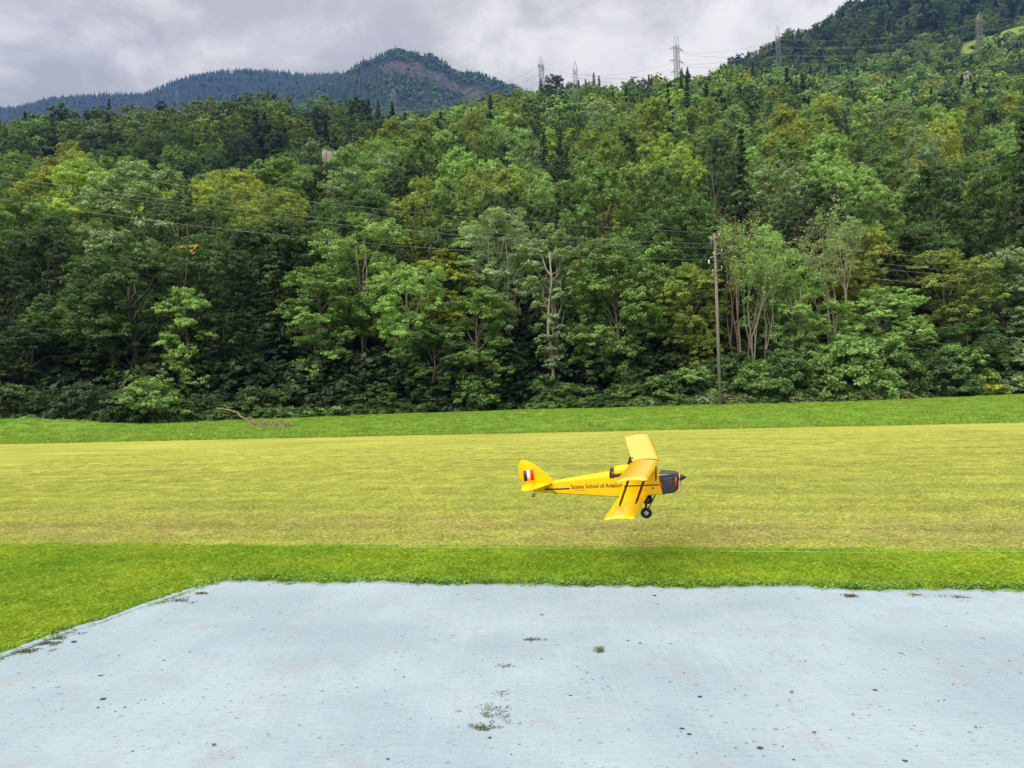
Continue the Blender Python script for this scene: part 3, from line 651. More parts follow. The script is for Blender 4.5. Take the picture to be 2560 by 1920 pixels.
ey = edge_y(EDGE_NEAR, X); on = (Y > ey) & in_view(X, Y); X, Y, ey = X[on], Y[on], ey[on]; n = len(X); s = rs.uniform(.7, 1.15, n) * np.clip(1.15 - (Y - 8) / 16, .25, 1); t_ = np.clip((Y - ey) / 2.6, 0, 1)
w = (rs.random(n) < .34 * np.clip(1 - abs(Y - ey - .9) / 1.6, 0, 1))[:, None]
tint = np.where(w, np.array([.47, .41, .20]), np.array([.46, .485, .125])) * rs.uniform(.8, 1.2, (n, 1))
dd = Y - ey; st = 1 + .05 * np.sin(dd * 4.1 + .5 * np.sin(X * .3)) + .08 * np.sin(dd * 9.7 + X * .11) + .07 * np.sin(X * .9 + 2 * np.sin(dd * 1.3)) * np.sin(dd * 2.3 + X * .4); tint = tint * st[:, None]
scatter('field_stubble', np.stack([X, Y, 0 * X + .006], -1), np.stack([s, s, s], -1), rot_z(rs, n), rs.integers(0, 3, n), tint, t_field, label='yellowish cut grass stubble on the near part of the mown field', category='grass'); print('field', n)
t_mead = [src('grass_source', tuft(40 + i, .22, 60, .085, .018, .8)) for i in range(3)]
n = 12000; X = rs.uniform(-34, 34, n); Y = rs.uniform(21, 46, n); Y = np.where(rs.random(n) < .25, edge_y(EDGE_FAR, X) + rs.uniform(-.05, .35, n), Y)
on = (Y > edge_y(EDGE_FAR, X) - .05) & in_view(X, Y); X, Y = X[on], Y[on]; n = len(X); s = rs.uniform(.5, 1.2, n); tint = np.array([.21, .36, .045]) * rs.uniform(.75, 1.3, (n, 1)) * np.array([1, 1, 1]); tint[:, 0] *= rs.uniform(.8, 1.5, n)
scatter('meadow_tufts', np.stack([X, Y, mound(X, Y)], -1), np.stack([s, s, s], -1), rot_z(rs, n), rs.integers(0, 3, n), tint, t_mead, label='longer bright green meadow grass beyond the mown field', category='grass')
# clover fringe along the tarp
n = 1500; X = rs.uniform(-5, 7.2, n); Y = tarp_edge(X) + np.abs(rs.normal(0, .12, n)) + .05; s = rs.uniform(.5, 1.1, n) * np.exp(-(Y - tarp_edge(X)) * 3)
tint = np.array([.15, .27, .03]) * rs.uniform(.7, 1.6, (n, 1))
scatter('clover_fringe', np.stack([X, Y, 0 * X + .004], -1), np.stack([s, s, s], -1), rot_z(rs, n), rs.integers(0, 2, n), tint, t_weed, label='broad-leaved clover fringe growing against the edge of the pale sheet', category='weeds')
# weeds at the foot of the wood
wd = [src('weed_source', (lambda v: mesh_np('weed', v, quads(v), (m_leaf_i,)))(broadleaf(171 + i, 1.0, 1.6, .0, 8, 12, 12, .13, .25, .35, .2)[0])) for i in range(3)]
n = 1500; X = rs.uniform(-42, 42, n); Y = wood_edge(X / 47) + .1 + np.abs(rs.normal(0, 1.3, n)); s = rs.uniform(.3, .8, n)
Z = np.maximum(terrain(X, Y), -.1); tint = tonepick(rs, n, ['deep green', 'mid green', 'light green', 'grey green'], [2, 2, 1, 1]); pale = (rs.random(n) < np.clip((X - 2) / 40, 0, .45)); tint[pale] = np.array([.42, .44, .22]) * rs.uniform(.6, 1.1, (pale.sum(), 1))
scatter('undergrowth', np.stack([X, Y, Z - .05], -1), np.stack([s * 1.3, s * 1.3, s], -1), rot_z(rs, n), rs.integers(0, 3, n), tint, wd, label='low weeds and nettles along the foot of the wood', category='undergrowth')

shr = [src('shrub_source', (lambda v: mesh_np('shrub', v, quads(v), (m_leaf_i,)))(broadleaf(181 + i, 3.0, 3.6, .0, 12, 16, 14, .30, .25, .35, .4)[0])) for i in range(3)]
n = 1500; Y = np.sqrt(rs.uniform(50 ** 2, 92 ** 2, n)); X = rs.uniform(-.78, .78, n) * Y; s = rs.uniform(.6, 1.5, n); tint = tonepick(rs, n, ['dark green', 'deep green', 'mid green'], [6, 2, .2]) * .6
scatter('shrub_layer', np.stack([X, Y, terrain(X, Y) - .2], -1), np.stack([s * 1.1, s * 1.1, s], -1), rot_z(rs, n), rs.integers(0, 3, n), tint, shr, label='dark shrub layer filling the wood beneath the trees', category='undergrowth')
# ------------------------------------------------------------------ pale ground sheet
m_tarp, t, b = new_mat('pale_fabric_sheet')
geo = N(t, 'ShaderNodeNewGeometry').outputs['Position']
def smap(sx, sy, rz=0.0, off=(0, 0, 0)):
    mp = N(t, 'ShaderNodeMapping'); mp.inputs['Scale'].default_value = (sx, sy, 1); mp.inputs['Rotation'].default_value = (0, 0, rz); mp.inputs['Location'].default_value = off; L(t, geo, mp.inputs[0]); return mp.outputs[0]
base = mixc(t, maprange(t, noise(t, geo, .9, 4), .35, .65), (.275, .35, .405), (.335, .415, .47))
base = mixc(t, mathn(t, 'MULTIPLY', maprange(t, noise(t, smap(9, 2.5, .25), 1.5, 5, .7), .45, .75), .5), base, (.27, .34, .38))
base = mixc(t, mathn(t, 'MULTIPLY', maprange(t, noise(t, smap(34, .8, -.03), 1, 2), .45, .75), .13), base, (.44, .51, .545))
base = mixc(t, mathn(t, 'MULTIPLY', maprange(t, noise(t, smap(1, 1, 0, (7, 3, 0)), 2.6, 5, .7), .54, .74), .5), base, (.33, .30, .30))
def spots(scale, rad, thr, seed, dens):
    vo = N(t, 'ShaderNodeTexVoronoi'); vo.inputs['Scale'].default_value = scale; vo.inputs['Randomness'].default_value = 1.0
    wn = noise(t, smap(1, 1, .4, (seed, seed, 0)), 45, 3); mp = smap(1, 1.15, .6, (seed * 3.1, seed, 0))
    ad = N(t, 'ShaderNodeVectorMath', operation='ADD'); L(t, mp, ad.inputs[0]); sv = N(t, 'ShaderNodeVectorMath', operation='SCALE'); cb = N(t, 'ShaderNodeCombineXYZ'); L(t, wn, cb.inputs[0]); L(t, wn, cb.inputs[1]); L(t, cb.outputs[0], sv.inputs[0]); sv.inputs['Scale'].default_value = .035; L(t, sv.outputs[0], ad.inputs[1]); L(t, ad.outputs[0], vo.inputs['Vector'])
    sx = N(t, 'ShaderNodeSeparateColor'); L(t, vo.outputs['Color'], sx.inputs[0])
    r = mathn(t, 'MULTIPLY', maprange(t, sx.outputs[0], thr, 1.0, 0, 1, False), rad)
    d = mathn(t, 'SUBTRACT', r, vo.outputs['Distance'])
    return mathn(t, 'MULTIPLY', maprange(t, d, 0, rad * .06), maprange(t, sx.outputs[1], 0, 1, dens * .5, dens, False)), sx.outputs[2]
for sc__, rad, thr, seed, dens, ca_, cb_ in ((8, .16, .66, 1, .75, (.10, .11, .10), (.22, .16, .13)), (22, .26, .58, 5, .7, (.10, .12, .12), (.2, .15, .12)), (50, .36, .5, 9, .6, (.13, .16, .16), (.22, .18, .15))):
    f, hh = spots(sc__, rad, thr, seed, dens); base = mixc(t, f, base, mixc(t, hh, ca_, cb_))
sx = N(t, 'ShaderNodeSeparateXYZ'); L(t, geo, sx.inputs[0])
L(t, base, b.inputs['Base Color']); b.inputs['Roughness'].default_value = .62; b.inputs['Specular IOR Level'].default_value = .3
bp = N(t, 'ShaderNodeBump'); bp.inputs['Strength'].default_value = .5; bp.inputs['Distance'].default_value = .02
L(t, mathn(t, 'ADD', mathn(t, 'MULTIPLY', noise(t, smap(9, 30, .12), 1, 4, .6), .55), mathn(t, 'ADD', noise(t, geo, 4, 4), mathn(t, 'MULTIPLY', noise(t, geo, 120, 2), .08))), bp.inputs['Height']); L(t, bp.outputs[0], b.inputs['Normal'])
xs = np.concatenate([np.linspace(TE[0, 0] + .02, -1, 150), np.linspace(-.98, 7.6, 240)]); ts = np.concatenate([np.linspace(0, .85, 60), np.linspace(.86, 1, 26)])
gx, tt = np.meshgrid(xs, ts); ye = tarp_edge(gx) + .012 * np.sin(gx * 9) + .007 * np.sin(gx * 23 + 1); gy = -6 + (ye + 6) * tt
de = ye - gy
gz = .022 + .006 * np.sin(gx * 2.3 + gy * 1.1) * np.sin(gy * 2.9) + .004 * np.sin(gx * 5.1 - gy * 3.7) + .012 * np.exp(-(de / .05) ** 2) * (.6 + .4 * np.sin(gx * 3.7)) + .004 * np.sin(gx * 31) * np.exp(-de / .12)
nr, nc = gx.shape; top = np.stack([gx, gy, gz], -1).reshape(-1, 3); low = top.copy(); low[:, 2] = .006
idx = np.arange(nr * nc).reshape(nr, nc); fq = np.stack([idx[:-1, :-1], idx[:-1, 1:], idx[1:, 1:], idx[1:, :-1]], -1).reshape(-1, 4)
e = idx[-1]; sk_ = np.stack([e[:-1], e[:-1] + nr * nc, e[1:] + nr * nc, e[1:]], -1)
tarp = thing('ground_sheet', 'large pale blue-white fabric sheet spread over the lawn in the foreground', 'sheet', me=mesh_np('ground_sheet', np.concatenate([top, low]), np.concatenate([fq, sk_[:, ::-1]]), (m_tarp,), True))
# folded hem along the left edge, with brown thatch caught behind it
def edge_path(x0, x1, n, off):
    X = np.linspace(x0, x1, n); Y = tarp_edge(X); tx = np.gradient(X); ty = np.gradient(Y); ln = np.hypot(tx, ty); return X + off * ty / ln, Y - off * tx / ln
hx0, hx1 = gpt(-200, 1720)[0], gpt(470, 1481)[0]
mb = MB(); A = edge_path(hx0, hx1, 90, -.005); B_ = edge_path(hx0, hx1, 90, .055)
rr = np.random.default_rng(3).normal(0, .008, 90)
rings = [[(A[0][i], A[1][i], .018), (A[0][i], A[1][i], .034 + rr[i] * .4), ((A[0][i] + B_[0][i]) / 2 + rr[i], (A[1][i] + B_[1][i]) / 2, .038), (B_[0][i] + rr[i], B_[1][i], .030), (B_[0][i] + rr[i], B_[1][i], .018)] for i in range(90)]
mb.loft(rings); obj('hem', mb.mesh('hem', m_tarp, True), tarp)
m_thatch = leaf_mat('dry_thatch', True, .2, .8, .3, 8)
th = [src('thatch_source', (lambda v: mesh_np('thatch', v, quads(v), (m_thatch,)))(leaves(np.random.default_rng(i), np.random.default_rng(i + 50).uniform(-.03, .03, (12, 3)) * [1, 1, .12], np.tile([0, 0, .2], (12, 1)), 2, .016, .2, .02))) for i in range(3)]
rs = np.random.default_rng(12); P = []; T = []; S = []
def patch(px, py, rx, ry, n, tint, s=(.5, 1.0)):
    for _ in range(n):
        a, r = rs.uniform(0, 6.28), abs(rs.normal(0, .75)); x, y = gpt(px + rx * r * math.cos(a), py + ry * r * math.sin(a)); P.append((x, y, .022)); T.append(np.array(tint) * rs.uniform(.7, 1.3)); S.append(rs.uniform(*s))
BR, GR = (.16, .14, .09), (.15, .16, .085)
for px, py, rx, ry, n, c in [(445, 1509, 34, 6, 40, BR), (405, 1515, 25, 4, 22, BR), (505, 1491, 14, 3, 14, BR), (60, 1636, 45, 5, 16, BR), (110, 1616, 40, 4, 18, BR), (150, 1602, 18, 3, 10, GR), (185, 1588, 20, 3, 9, GR),
    (1215, 1800, 62, 26, 11, GR), (1235, 1782, 34, 8, 5, BR), (1250, 1745, 14, 8, 8, GR), (1500, 1634, 13, 6, 6, GR), (1328, 1608, 13, 3, 7, BR), (1262, 1676, 20, 4, 8, GR), (2125, 1497, 16, 3, 10, BR), (2390, 1500, 50, 5, 18, GR), (2290, 1496, 40, 4, 12, GR), (1200, 1830, 34, 6, 8, GR)]:
    patch(px, py, rx, ry, n, c)
n = len(P); S = np.array(S); scatter('thatch_scraps', P, np.stack([S, S, S], -1), rot_z(rs, n), rs.integers(0, 3, n), T, th, label='tufts of dry grass and moss scattered over the pale sheet', category='grass scraps')
# dark specks and leaf scraps lying on the sheet
m_speck = simple('dark_speck', (.055, .055, .045), .7, .3, var=.5, vscale=60)
mb = MB()
SP = [(257, 1758, 11), (252, 1699, 9), (185, 1612, 10), (312, 1779, 6), (245, 1780, 6), (410, 1660, 6), (475, 1640, 7), (460, 1641, 5), (535, 1873, 8), (332, 1891, 6), (1675, 1716, 7), (1427, 1750, 7), (1430, 1837, 8), (1225, 1856, 6), (1750, 1753, 9), (1705, 1834, 10), (1724, 1848, 8), (1900, 1883, 11), (1980, 1740, 7), (2188, 1736, 8), (2132, 1796, 4), (2036, 1843, 7), (1985, 1913, 6), (2263, 1916, 10), (2440, 1829, 6), (2262, 1650, 6), (1600, 1617, 6), (1570, 1610, 5), (1783, 1656, 6), (1520, 1728, 6), (1637, 1496, 7), (1355, 1545, 6), (1710, 1693, 6), (700, 1540, 5), (970, 1910, 6), (670, 1848, 5)]
for px, py, s in SP + [(rs.uniform(0, 2560), 1510 + 400 * rs.random() ** .8, rs.uniform(1.5, 4)) for _ in range(170)]:
    if py < 1640 - .35 * px and px < 560: continue
    x, y = gpt(px, py); r = s * y / F_PX * .78; k = 9; a0 = rs.uniform(0, 6.28); pts = []
    for j in range(k): a = 2 * math.pi * j / k; q_ = r * rs.uniform(.75, 1.15); pts.append((x + q_ * math.cos(a), y + q_ * .8 * math.sin(a)))
    mb.add([(p[0], p[1], .0245) for p in pts] + [(x, y, .0245 + r * .25)], [(j, (j + 1) % k, k) for j in range(k)])
obj('debris_specks', mb.mesh('debris_specks', m_speck), None, kind='stuff', label='small dark specks of dirt and leaf lying on the pale sheet', category='debris')
# torn slit near the far left corner
mb = MB(); pts = [(707, 1470), (722, 1466), (745, 1464), (722, 1468)]; w3 = [gpt(*p) for p in pts]
mb.add([(x, y, .030) for x, y in w3], [(0, 1, 2, 3)]); obj('tear', mb.mesh('tear', simple('slit_shadow_earth', (.02, .018, .015), .9)), tarp)

# ------------------------------------------------------------------ white boundary string
mb = MB(); pts = [gpt(x, y, .03) for x, y in [(880, 1369), (1300, 1372), (1680, 1375), (1800, 1379), (2000, 1382), (2200, 1382), (2300, 1377), (2420, 1381), (2560, 1379), (2700, 1380)]]
mb.tube([(x, y, .035 + .006 * math.sin(i * 2.1)) for i, (x, y) in enumerate(pts)], .0013, 6)
thing('boundary_string', 'thin whitish string lying along the near edge of the mown field', 'string', me=mb.mesh('boundary_string', simple('string', (.55, .52, .42), .7)))

# ------------------------------------------------------------------ fallen branch on the meadow
m_dry = simple('dry_wood', (.24, .19, .12), .9, .2, var=.35, vscale=6)
mb = MB(); gm = lambda x, y, h: (*gpt(x, y, h), h)
d0 = 43
def at(px, py, d): u, v = uv(px, py); return (u * d, d, EYE + v * d)
G = lambda x, y, z=.07: (*gpt(x, y, z), z)
main = [at(540, 1020, 44.8), at(572, 1025, 44.6), at(594, 1031, 44.2), at(600, 1040, 43.5), at(612, 1046, 42), G(626, 1052), G(650, 1062), G(690, 1068), G(735, 1066)]
mb.tube(main, [.035, .04, .045, .045, .04, .035, .03, .02, .01], 7)
rs = np.random.default_rng(8)
mb.tube([at(560, 1012, 45), at(568, 1018, 45), at(575, 1026, 45)], [.015, .03, .04], 5); mb.tube([at(612, 1046, 43), at(628, 1045, 43), at(634, 1051, 42.5)], [.04, .03, .015], 5)
obj_b = thing('fallen_branch', 'fallen dead branch lying from the dark wood edge onto the green meadow', 'branch'); obj('limb', mb.mesh('limb', m_dry, True), obj_b)
mb = MB()
for i in range(70):
    px = rs.uniform(625, 738); py = 1063 + rs.normal(0, 3.2) + (px - 680) * .02; dg = 1.7 / -uv(px, py)[1] if uv(px, py)[1] < 0 else 40; x, y = gpt(px, py, .05); z = .05
    a = rs.uniform(0, 6.28); ln = rs.uniform(.2, .6); mb.tube([(x, y, z), (x + ln * math.cos(a) * .5, y + ln * math.sin(a) * .5, z + .1), (x + ln * math.cos(a), y + ln * math.sin(a), z + rs.uniform(.0, .25))], [.02, .015, .006], 4)
tw = obj('twigs', mb.mesh('twigs', m_dry), obj_b); tw['kind'] = 'stuff'

# ------------------------------------------------------------------ utility pole and its wires
m_pole = simple('weathered_pole_wood', (.20, .175, .15), .85, .2, var=.25, vscale=4, bump=.3)
m_ins = simple('white_porcelain', (.7, .7, .68), .3); m_iron = simple('dark_iron', (.06, .055, .05), .6); m_wire = simple('aluminium_wire', (.36, .38, .34), .45, .5)
PD = 45.6
ux, _ = uv(1801, 1012); px0 = ux * PD
pole = thing('utility_pole', 'tall grey wooden utility pole with three short crossarms at the wood edge', 'utility pole', (px0, PD, 0))
ptop = at(1786, 584, PD); lx = ptop[0] - px0; hz = ptop[2]
mb = MB(); mb.tube([(0, 0, -.4), (lx * .5, 0, hz * .5), (lx, 0, hz)], [.115, .095, .075], 14); obj('shaft', mb.mesh('shaft', m_pole, True), pole)
def pole_arm(py, x0, y0, x1, y1):
    a = at(x0, y0, PD - .35); c = at(x1, y1, PD + .25); mid = at((x0 + x1) / 2, (y0 + y1) / 2, PD - .19); m = MB()
    a, c = Vector(a) - Vector((px0, PD, 0)), Vector(c) - Vector((px0, PD, 0)); dd = c - a; rot = dd.to_track_quat('X', 'Z').to_matrix(); a += Vector((0, -.12, 0)); c += Vector((0, -.12, 0)); cen = (a + c) / 2
    m.box(cen, (dd.length, .07, .09), rot); arm = obj('crossarm', m.mesh('crossarm', m_pole, bevel=.008), pole)
    for e_ in (a, c):
        m = MB(); m.lathe([(.012, 0), (.012, .05), (.03, .06), (.035, .09), (.022, .12), (.032, .14), (.015, .17)], e_ * .93 + cen * .07 + Vector((0, 0, .05)), (0, 0, 1), 10); obj('insulator', m.mesh('insulator', m_ins, True), arm)
pole_arm(0, 1775, 602, 1798, 592); pole_arm(0, 1782, 640, 1804, 632); pole_arm(0, 1780, 683, 1804, 674)
m = MB(); m.box(Vector(at(1779, 612, PD)) - Vector((px0, PD, 0)), (.2, .2, .42)); obj('switch_box', m.mesh('switch_box', m_iron, bevel=.01), pole)
m = MB(); m.tube([Vector(at(1774, 645, PD - .2)) - Vector((px0, PD, 0)), Vector(at(1784, 641, PD - .1)) - Vector((px0, PD, 0))], .015, 5); m.tube([Vector(at(1772, 650, PD - .2)) - Vector((px0, PD, 0)), Vector(at(1773, 660, PD - .2)) - Vector((px0, PD, 0))], .05, 8); obj('surge_arrester', m.mesh('surge_arrester', m_ins), pole)
WL = [[(0, 396), (450, 459), (900, 519), (1300, 556), (1700, 579), (1788, 582)], [(0, 441), (450, 501), (900, 556), (1300, 588), (1700, 609), (1786, 610)], [(0, 451), (450, 512), (900, 567), (1300, 600), (1700, 619), (1786, 621)], [(0, 499), (450, 557), (900, 608), (1300, 635), (1700, 652), (1788, 650)]]
WR = [[(1788, 582), (1960, 602), (2160, 628), (2360, 648), (2560, 664)], [(1786, 610), (1900, 621), (2120, 649), (2340, 675), (2560, 690)], [(1786, 621), (1900, 636), (2120, 663), (2340, 686), (2560, 699)], [(1788, 650), (1900, 663), (2120, 690), (2340, 711), (2560, 726)]]
nmw = ['topmost', 'second from top', 'third from top', 'lowest']
def smooth_wire(pts, n=40):
    xs_ = np.array([p[0] for p in pts]); ys_ = np.array([p[1] for p in pts]); c = np.polyfit(xs_, ys_, 2); return c, xs_
for side, WS in (('left', WL), ('right', WR)):
    for k, pts in enumerate(WS):
        c, xs_ = smooth_wire(pts)
        xa = -700 if side == 'left' else 1787; xb = 1787 if side == 'left' else 3200; P3 = []
        off = pts[-1][1] - np.polyval(c, 1787) if side == 'left' else pts[0][1] - np.polyval(c, 1787)
        for x in np.linspace(xa, xb, 60):
            f = (x - 1787) / ((-1787) if side == 'left' else 773); d = PD - .1 + ((24 - PD) * f if side == 'left' else 9 * f); d = max(d, 14)
            y = np.polyval(c, x) + off * max(0, 1 - abs(f) * 3); P3.append(at(x, y, d))
        m = MB(); m.tube(P3, .0068, 5)
        thing('overhead_wire', '%s overhead wire running %s from the wooden utility pole' % (nmw[k], side), 'wire', group='wires of the wooden utility pole', me=m.mesh('overhead_wire', m_wire, True))

# ------------------------------------------------------------------ lattice pylons
m_steel = simple('galvanised_steel', (.22, .24, .24), .5, .5, .3)
def pylon(px, py_top, d, wtop, wbase, arms, label, az=.5, th_=.16, arm_l=4.0):
    th_ *= .72
    u, v = uv(px, py_top); X = u * d; zt = EYE + v * d; zg = float(terrain(X, d)) - .5; H = zt - zg
    root = thing('lattice_pylon', label, 'pylon', (X, d, zg), 'lattice pylons on the hills'); root.rotation_euler = (0, 0, az)
    waist = H * .55
    def hw(z): return (wbase + (wtop - wbase) * min(1, z / waist)) / 2
    mb = MB(); body_top = H * .88
    for sx in (-1, 1):
        for sy in (-1, 1):
            mb.tube([(sx * hw(0), sy * hw(0), 0), (sx * hw(waist), sy * hw(waist), waist), (sx * wtop / 2, sy * wtop / 2, body_top), (sx * wtop * .5, sy * wtop * .1, H)], th_ * .7, 4)
    obj('legs', mb.mesh('legs', m_steel), root)
    mb = MB(); z = 0; k = 0
    while z < body_top - .5:
        st = max(2.2, hw(z) * 2.0); z2 = min(z + st, body_top); a, c = hw(z), hw(z2)
        for (p, q) in (((-1, -1), (1, -1)), ((1, -1), (1, 1)), ((1, 1), (-1, 1)), ((-1, 1), (-1, -1))):
            mb.tube([(p[0] * a, p[1] * a, z), (q[0] * c, q[1] * c, z2)], th_ * .42, 3); mb.tube([(q[0] * a, q[1] * a, z), (p[0] * c, p[1] * c, z2)], th_ * .42, 3); mb.tube([(p[0] * c, p[1] * c, z2), (q[0] * c, q[1] * c, z2)], th_ * .42, 3)
        z = z2
    obj('bracing', mb.mesh('bracing', m_steel), root)
    for fz in arms:
        z = H * fz; w = wtop / 2
        for s in (-1, 1):
            m = MB()
            for sy in (-1, 1): m.tube([(s * w, sy * w, z), (s * (w + arm_l), 0, z - .3)], th_ * .55, 4); m.tube([(s * w, sy * w, z + 1.1), (s * (w + arm_l), 0, z - .3)], th_ * .45, 4)
            m.tube([(s * (w + arm_l), 0, z - .3), (s * (w + arm_l), 0, z - 1.9)], th_ * .4, 5); obj('crossarm', m.mesh('crossarm', m_steel), root)
    tips = []
    M_ = Matrix.Translation((X, d, zg)) @ Matrix.Rotation(az, 4, 'Z')
    for fz in arms:
        for s in (-1, 1): tips.append(M_ @ Vector((s * (wtop / 2 + arm_l), 0, H * fz - 1.9)))
    return tips
A6 = (.62, .72, .82)
T5 = pylon(2447, 33, 425, 2.3, 4.6, (.55, .68, .82), 'rightmost lattice pylon, standing among the trees below the bright hilltop meadow', 1.35, .28)
T4 = pylon(1943, 64, 440, 2.2, 4.2, A6, 'lattice pylon against the lower slope of the big right hill', 1.25, .26)
T3 = pylon(1690, 92, 450, 2.4, 4.4, (.40, .53, .68, .84), 'tallest-looking lattice pylon with many crossarms, against the clouds', .45, .26, 3.8)
T1 = pylon(1352, 142, 430, 2.2, 3.8, (.62, .86), 'leftmost of two neighbouring pylons on the wooded skyline near the centre', 1.1, .24, 3.0)
T2 = pylon(1437, 154, 300, 1.7, 3.4, (.70, .86), 'pylon with long bare legs in front of skyline trees, left of the dark spruces', 1.5, .17, 1.2)
T6 = pylon(983, 222, 520, 2.6, 4.4, (.55, .7, .85), 'pylon in front of the rocky peak at the end of the dark mid hill', 1.4, .26, 2.5)
T7 = pylon(442, 224, 1500, 3, 7, (.6, .8), 'tiny faint pylon in front of the far left blue ridge', .4, .5, 8)
# high voltage wires
m_hv = simple('conductor', (.22, .24, .24), .5)
def span(a, c, sag, r, label, grp='high voltage wires between the pylons'):
    a, c = Vector(a), Vector(c); pts = [a.lerp(c, t_) - Vector((0, 0, sag * 4 * t_ * (1 - t_))) for t_ in np.linspace(0, 1, 17)]
    m = MB(); m.tube(pts, r * .62, 4); thing('power_line_wire', label, 'wire', group=grp, me=m.mesh('power_line_wire', m_hv))
def spans(A_, B_, sag, r, what):
    n = min(len(A_), len(B_))
    for i in range(n):
        span(A_[i], B_[i], sag, r, '%s %s wire %s' % (['lowest', 'middle', 'upper', 'highest'][i // 2 if n <= 8 else 0], ['near-side', 'far-side'][i % 2], what))
spans(T4, T5, 4, .085, 'from the slope pylon to the rightmost pylon')
spans(T3[2:], T4, 4, .085, 'from the many-armed pylon to the slope pylon')
spans(T1, T3[2:], 6, .075, 'from the skyline pylon to the many-armed pylon')
spans(T6, T1, 6, .09, 'from the peak-side pylon to the skyline pylon')
e5 = [p + Vector((260, -60, 25)) for p in T5]; spans(T5, e5, 4, .085, 'leaving the rightmost pylon to the right')
e6 = [Vector(at(-80, 440 + i * 9, 133)) for i in range(len(T6))]; spans(T6, e6, 5, .075, 'descending left in front of the mid hill')
e2 = [Vector(at(2660, y, 300)) for y in (140, 166, 192, 218)]; spans(T2, e2, 6, .06, 'from the bare-legged pylon across the right hill')

# ------------------------------------------------------------------ small stone ruin / rock outcrop on the middle hill
m_stone = simple('pale_outcrop_rock', (.27, .24, .225), .9, .2, var=.4, vscale=1.2, bump=.8)
def outcrop(px, py, d, w, h, label, seed=1):
    rs = np.random.default_rng(seed); x, y, z = at(px, py, d); zg = float(terrain(x, y)); mb = MB()
    for q in range(5):
        ox = (q - 2) * w * .24 + rs.normal(0, .2); hh = h * rs.uniform(.45, 1.0) if q != 1 else h; r0 = w * rs.uniform(.2, .3); rings = []
        for k, zz in enumerate(np.linspace(zg - z - 1, hh - h / 2, 9)):
            r = r0 * (1.25 - .06 * k); rings.append([(ox + r * math.cos(a) * rs.uniform(.75, 1.2), rs.normal(0, .15) + r * 1.3 * math.sin(a) * rs.uniform(.75, 1.2), zz + rs.uniform(-.35, .35)) for a in np.linspace(0, 6.28, 10)[:-1]])
        mb.loft(rings)
    thing('rock_outcrop', label, 'rock', (x, y, z), me=mb.mesh('rock_outcrop', m_stone))
outcrop(822, 384, 203, 3.0, 1.5, 'small pale rock outcrop showing between trees on the mid left hillside', 1)
outcrop(2425, 190, 372, 8, 4, 'grey rock patch below the rightmost pylon', 2)
# orange leaves of one tree high on the left
rs = np.random.default_rng(6); c = np.array([at(px, py, 50.5) for px, py in [(455, 619), (462, 618), (474, 614), (486, 615), (488, 620), (458, 621), (482, 631), (450, 620)]]); v = leaves(rs, c, np.tile([0, -.6, .3], (len(c), 1)), 12, .2, .6, .22)
m_or = simple('orange_leaves', (.42, .25, .02), .5); mb = MB(); mb.tube([(-.5, .3, -3.2), (-.1, .1, -1), (0, 0, 0), (.5, 0, .1)], [.06, .04, .03, .01], 5); cc = c.mean(0)
orr = thing('orange_bough', 'small bough of bright orange leaves high among the green trees on the left', 'bough', tuple(cc)); obj('leaves', mesh_np('leaves', v - cc, quads(v), (m_or,)), orr); obj('twig', mb.mesh('twig', m_bark), orr)

# ------------------------------------------------------------------ the yellow biplane (body axes: x forward, y to the far side, z up)
YAW, BANK, PITCH = -0.2029, 0.1283, 0.0392
Mz = Matrix.Rotation(YAW, 3, 'Z') @ Matrix.Rotation(-PITCH, 3, 'Y') @ Matrix.Rotation(BANK, 3, 'X')
m_yel = simple('yellow_covering', (.93, .56, .004), .3, .4, var=.04, vscale=4, coat=1)
m_yel.node_tree.nodes['Principled BSDF'].inputs['Coat IOR'].default_value = 1.75; m_yel.node_tree.nodes['Principled BSDF'].inputs['Coat Roughness'].default_value = .14
m_yelf = simple('yellow_fuselage_covering', (.91, .52, .002), .38, .25, var=.04, vscale=5)
m_blk = simple('black_gloss', (.012, .012, .016), .18, .5, coat=.6, var=.3, vscale=12, bump=.12)
m_mat = simple('brown_black_strut', (.035, .02, .015), .45); m_tyre = simple('tyre_rubber', (.015, .015, .015), .75)
m_whub = simple('white_hub', (.72, .72, .7), .35); m_red = simple('red_panel', (.55, .03, .04), .4); m_wht = simple('white_panel', (.75, .75, .78), .4); m_navy = simple('dark_grey_panel', (.03, .035, .05), .4); m_redf = simple('red_flag', (.8, .01, .005), .4)
m_wood = simple('propeller_wood', (.62, .42, .2), .35, var=.2, vscale=30); m_leather = simple('brown_leather', (.09, .045, .035), .5, var=.3, vscale=80); m_skin = simple('painted_skin', (.55, .3, .22), .5)
m_chrome = simple('steel_wire', (.4, .4, .38), .35, .5, .6); m_line = simple('panel_line', (.25, .10, .01), .6); m_letter = simple('dark_brown_lettering', (.045, .018, .008), .5)
m_win = simple('cockpit_dark', (.03, .012, .012), .4)
plane = bpy.data.objects.new('model_biplane', None); col().objects.link(plane)
plane['label'] = 'bright yellow model biplane with black nose flying low above the mown field'; plane['category'] = 'model aeroplane'
plane.matrix_world = Matrix.Translation((1.3223, 6.7327, .9663)) @ Mz.to_4x4()
def af(f, c, th=.115, cam_=.045):
    t_ = 5 * th * (.2969 * math.sqrt(f) - .126 * f - .3516 * f * f + .2843 * f ** 3 - .1036 * f ** 4); q = cam_ * 4 * f * (1 - f)
    return c * (q + t_), c * (q - t_)
NB = .9
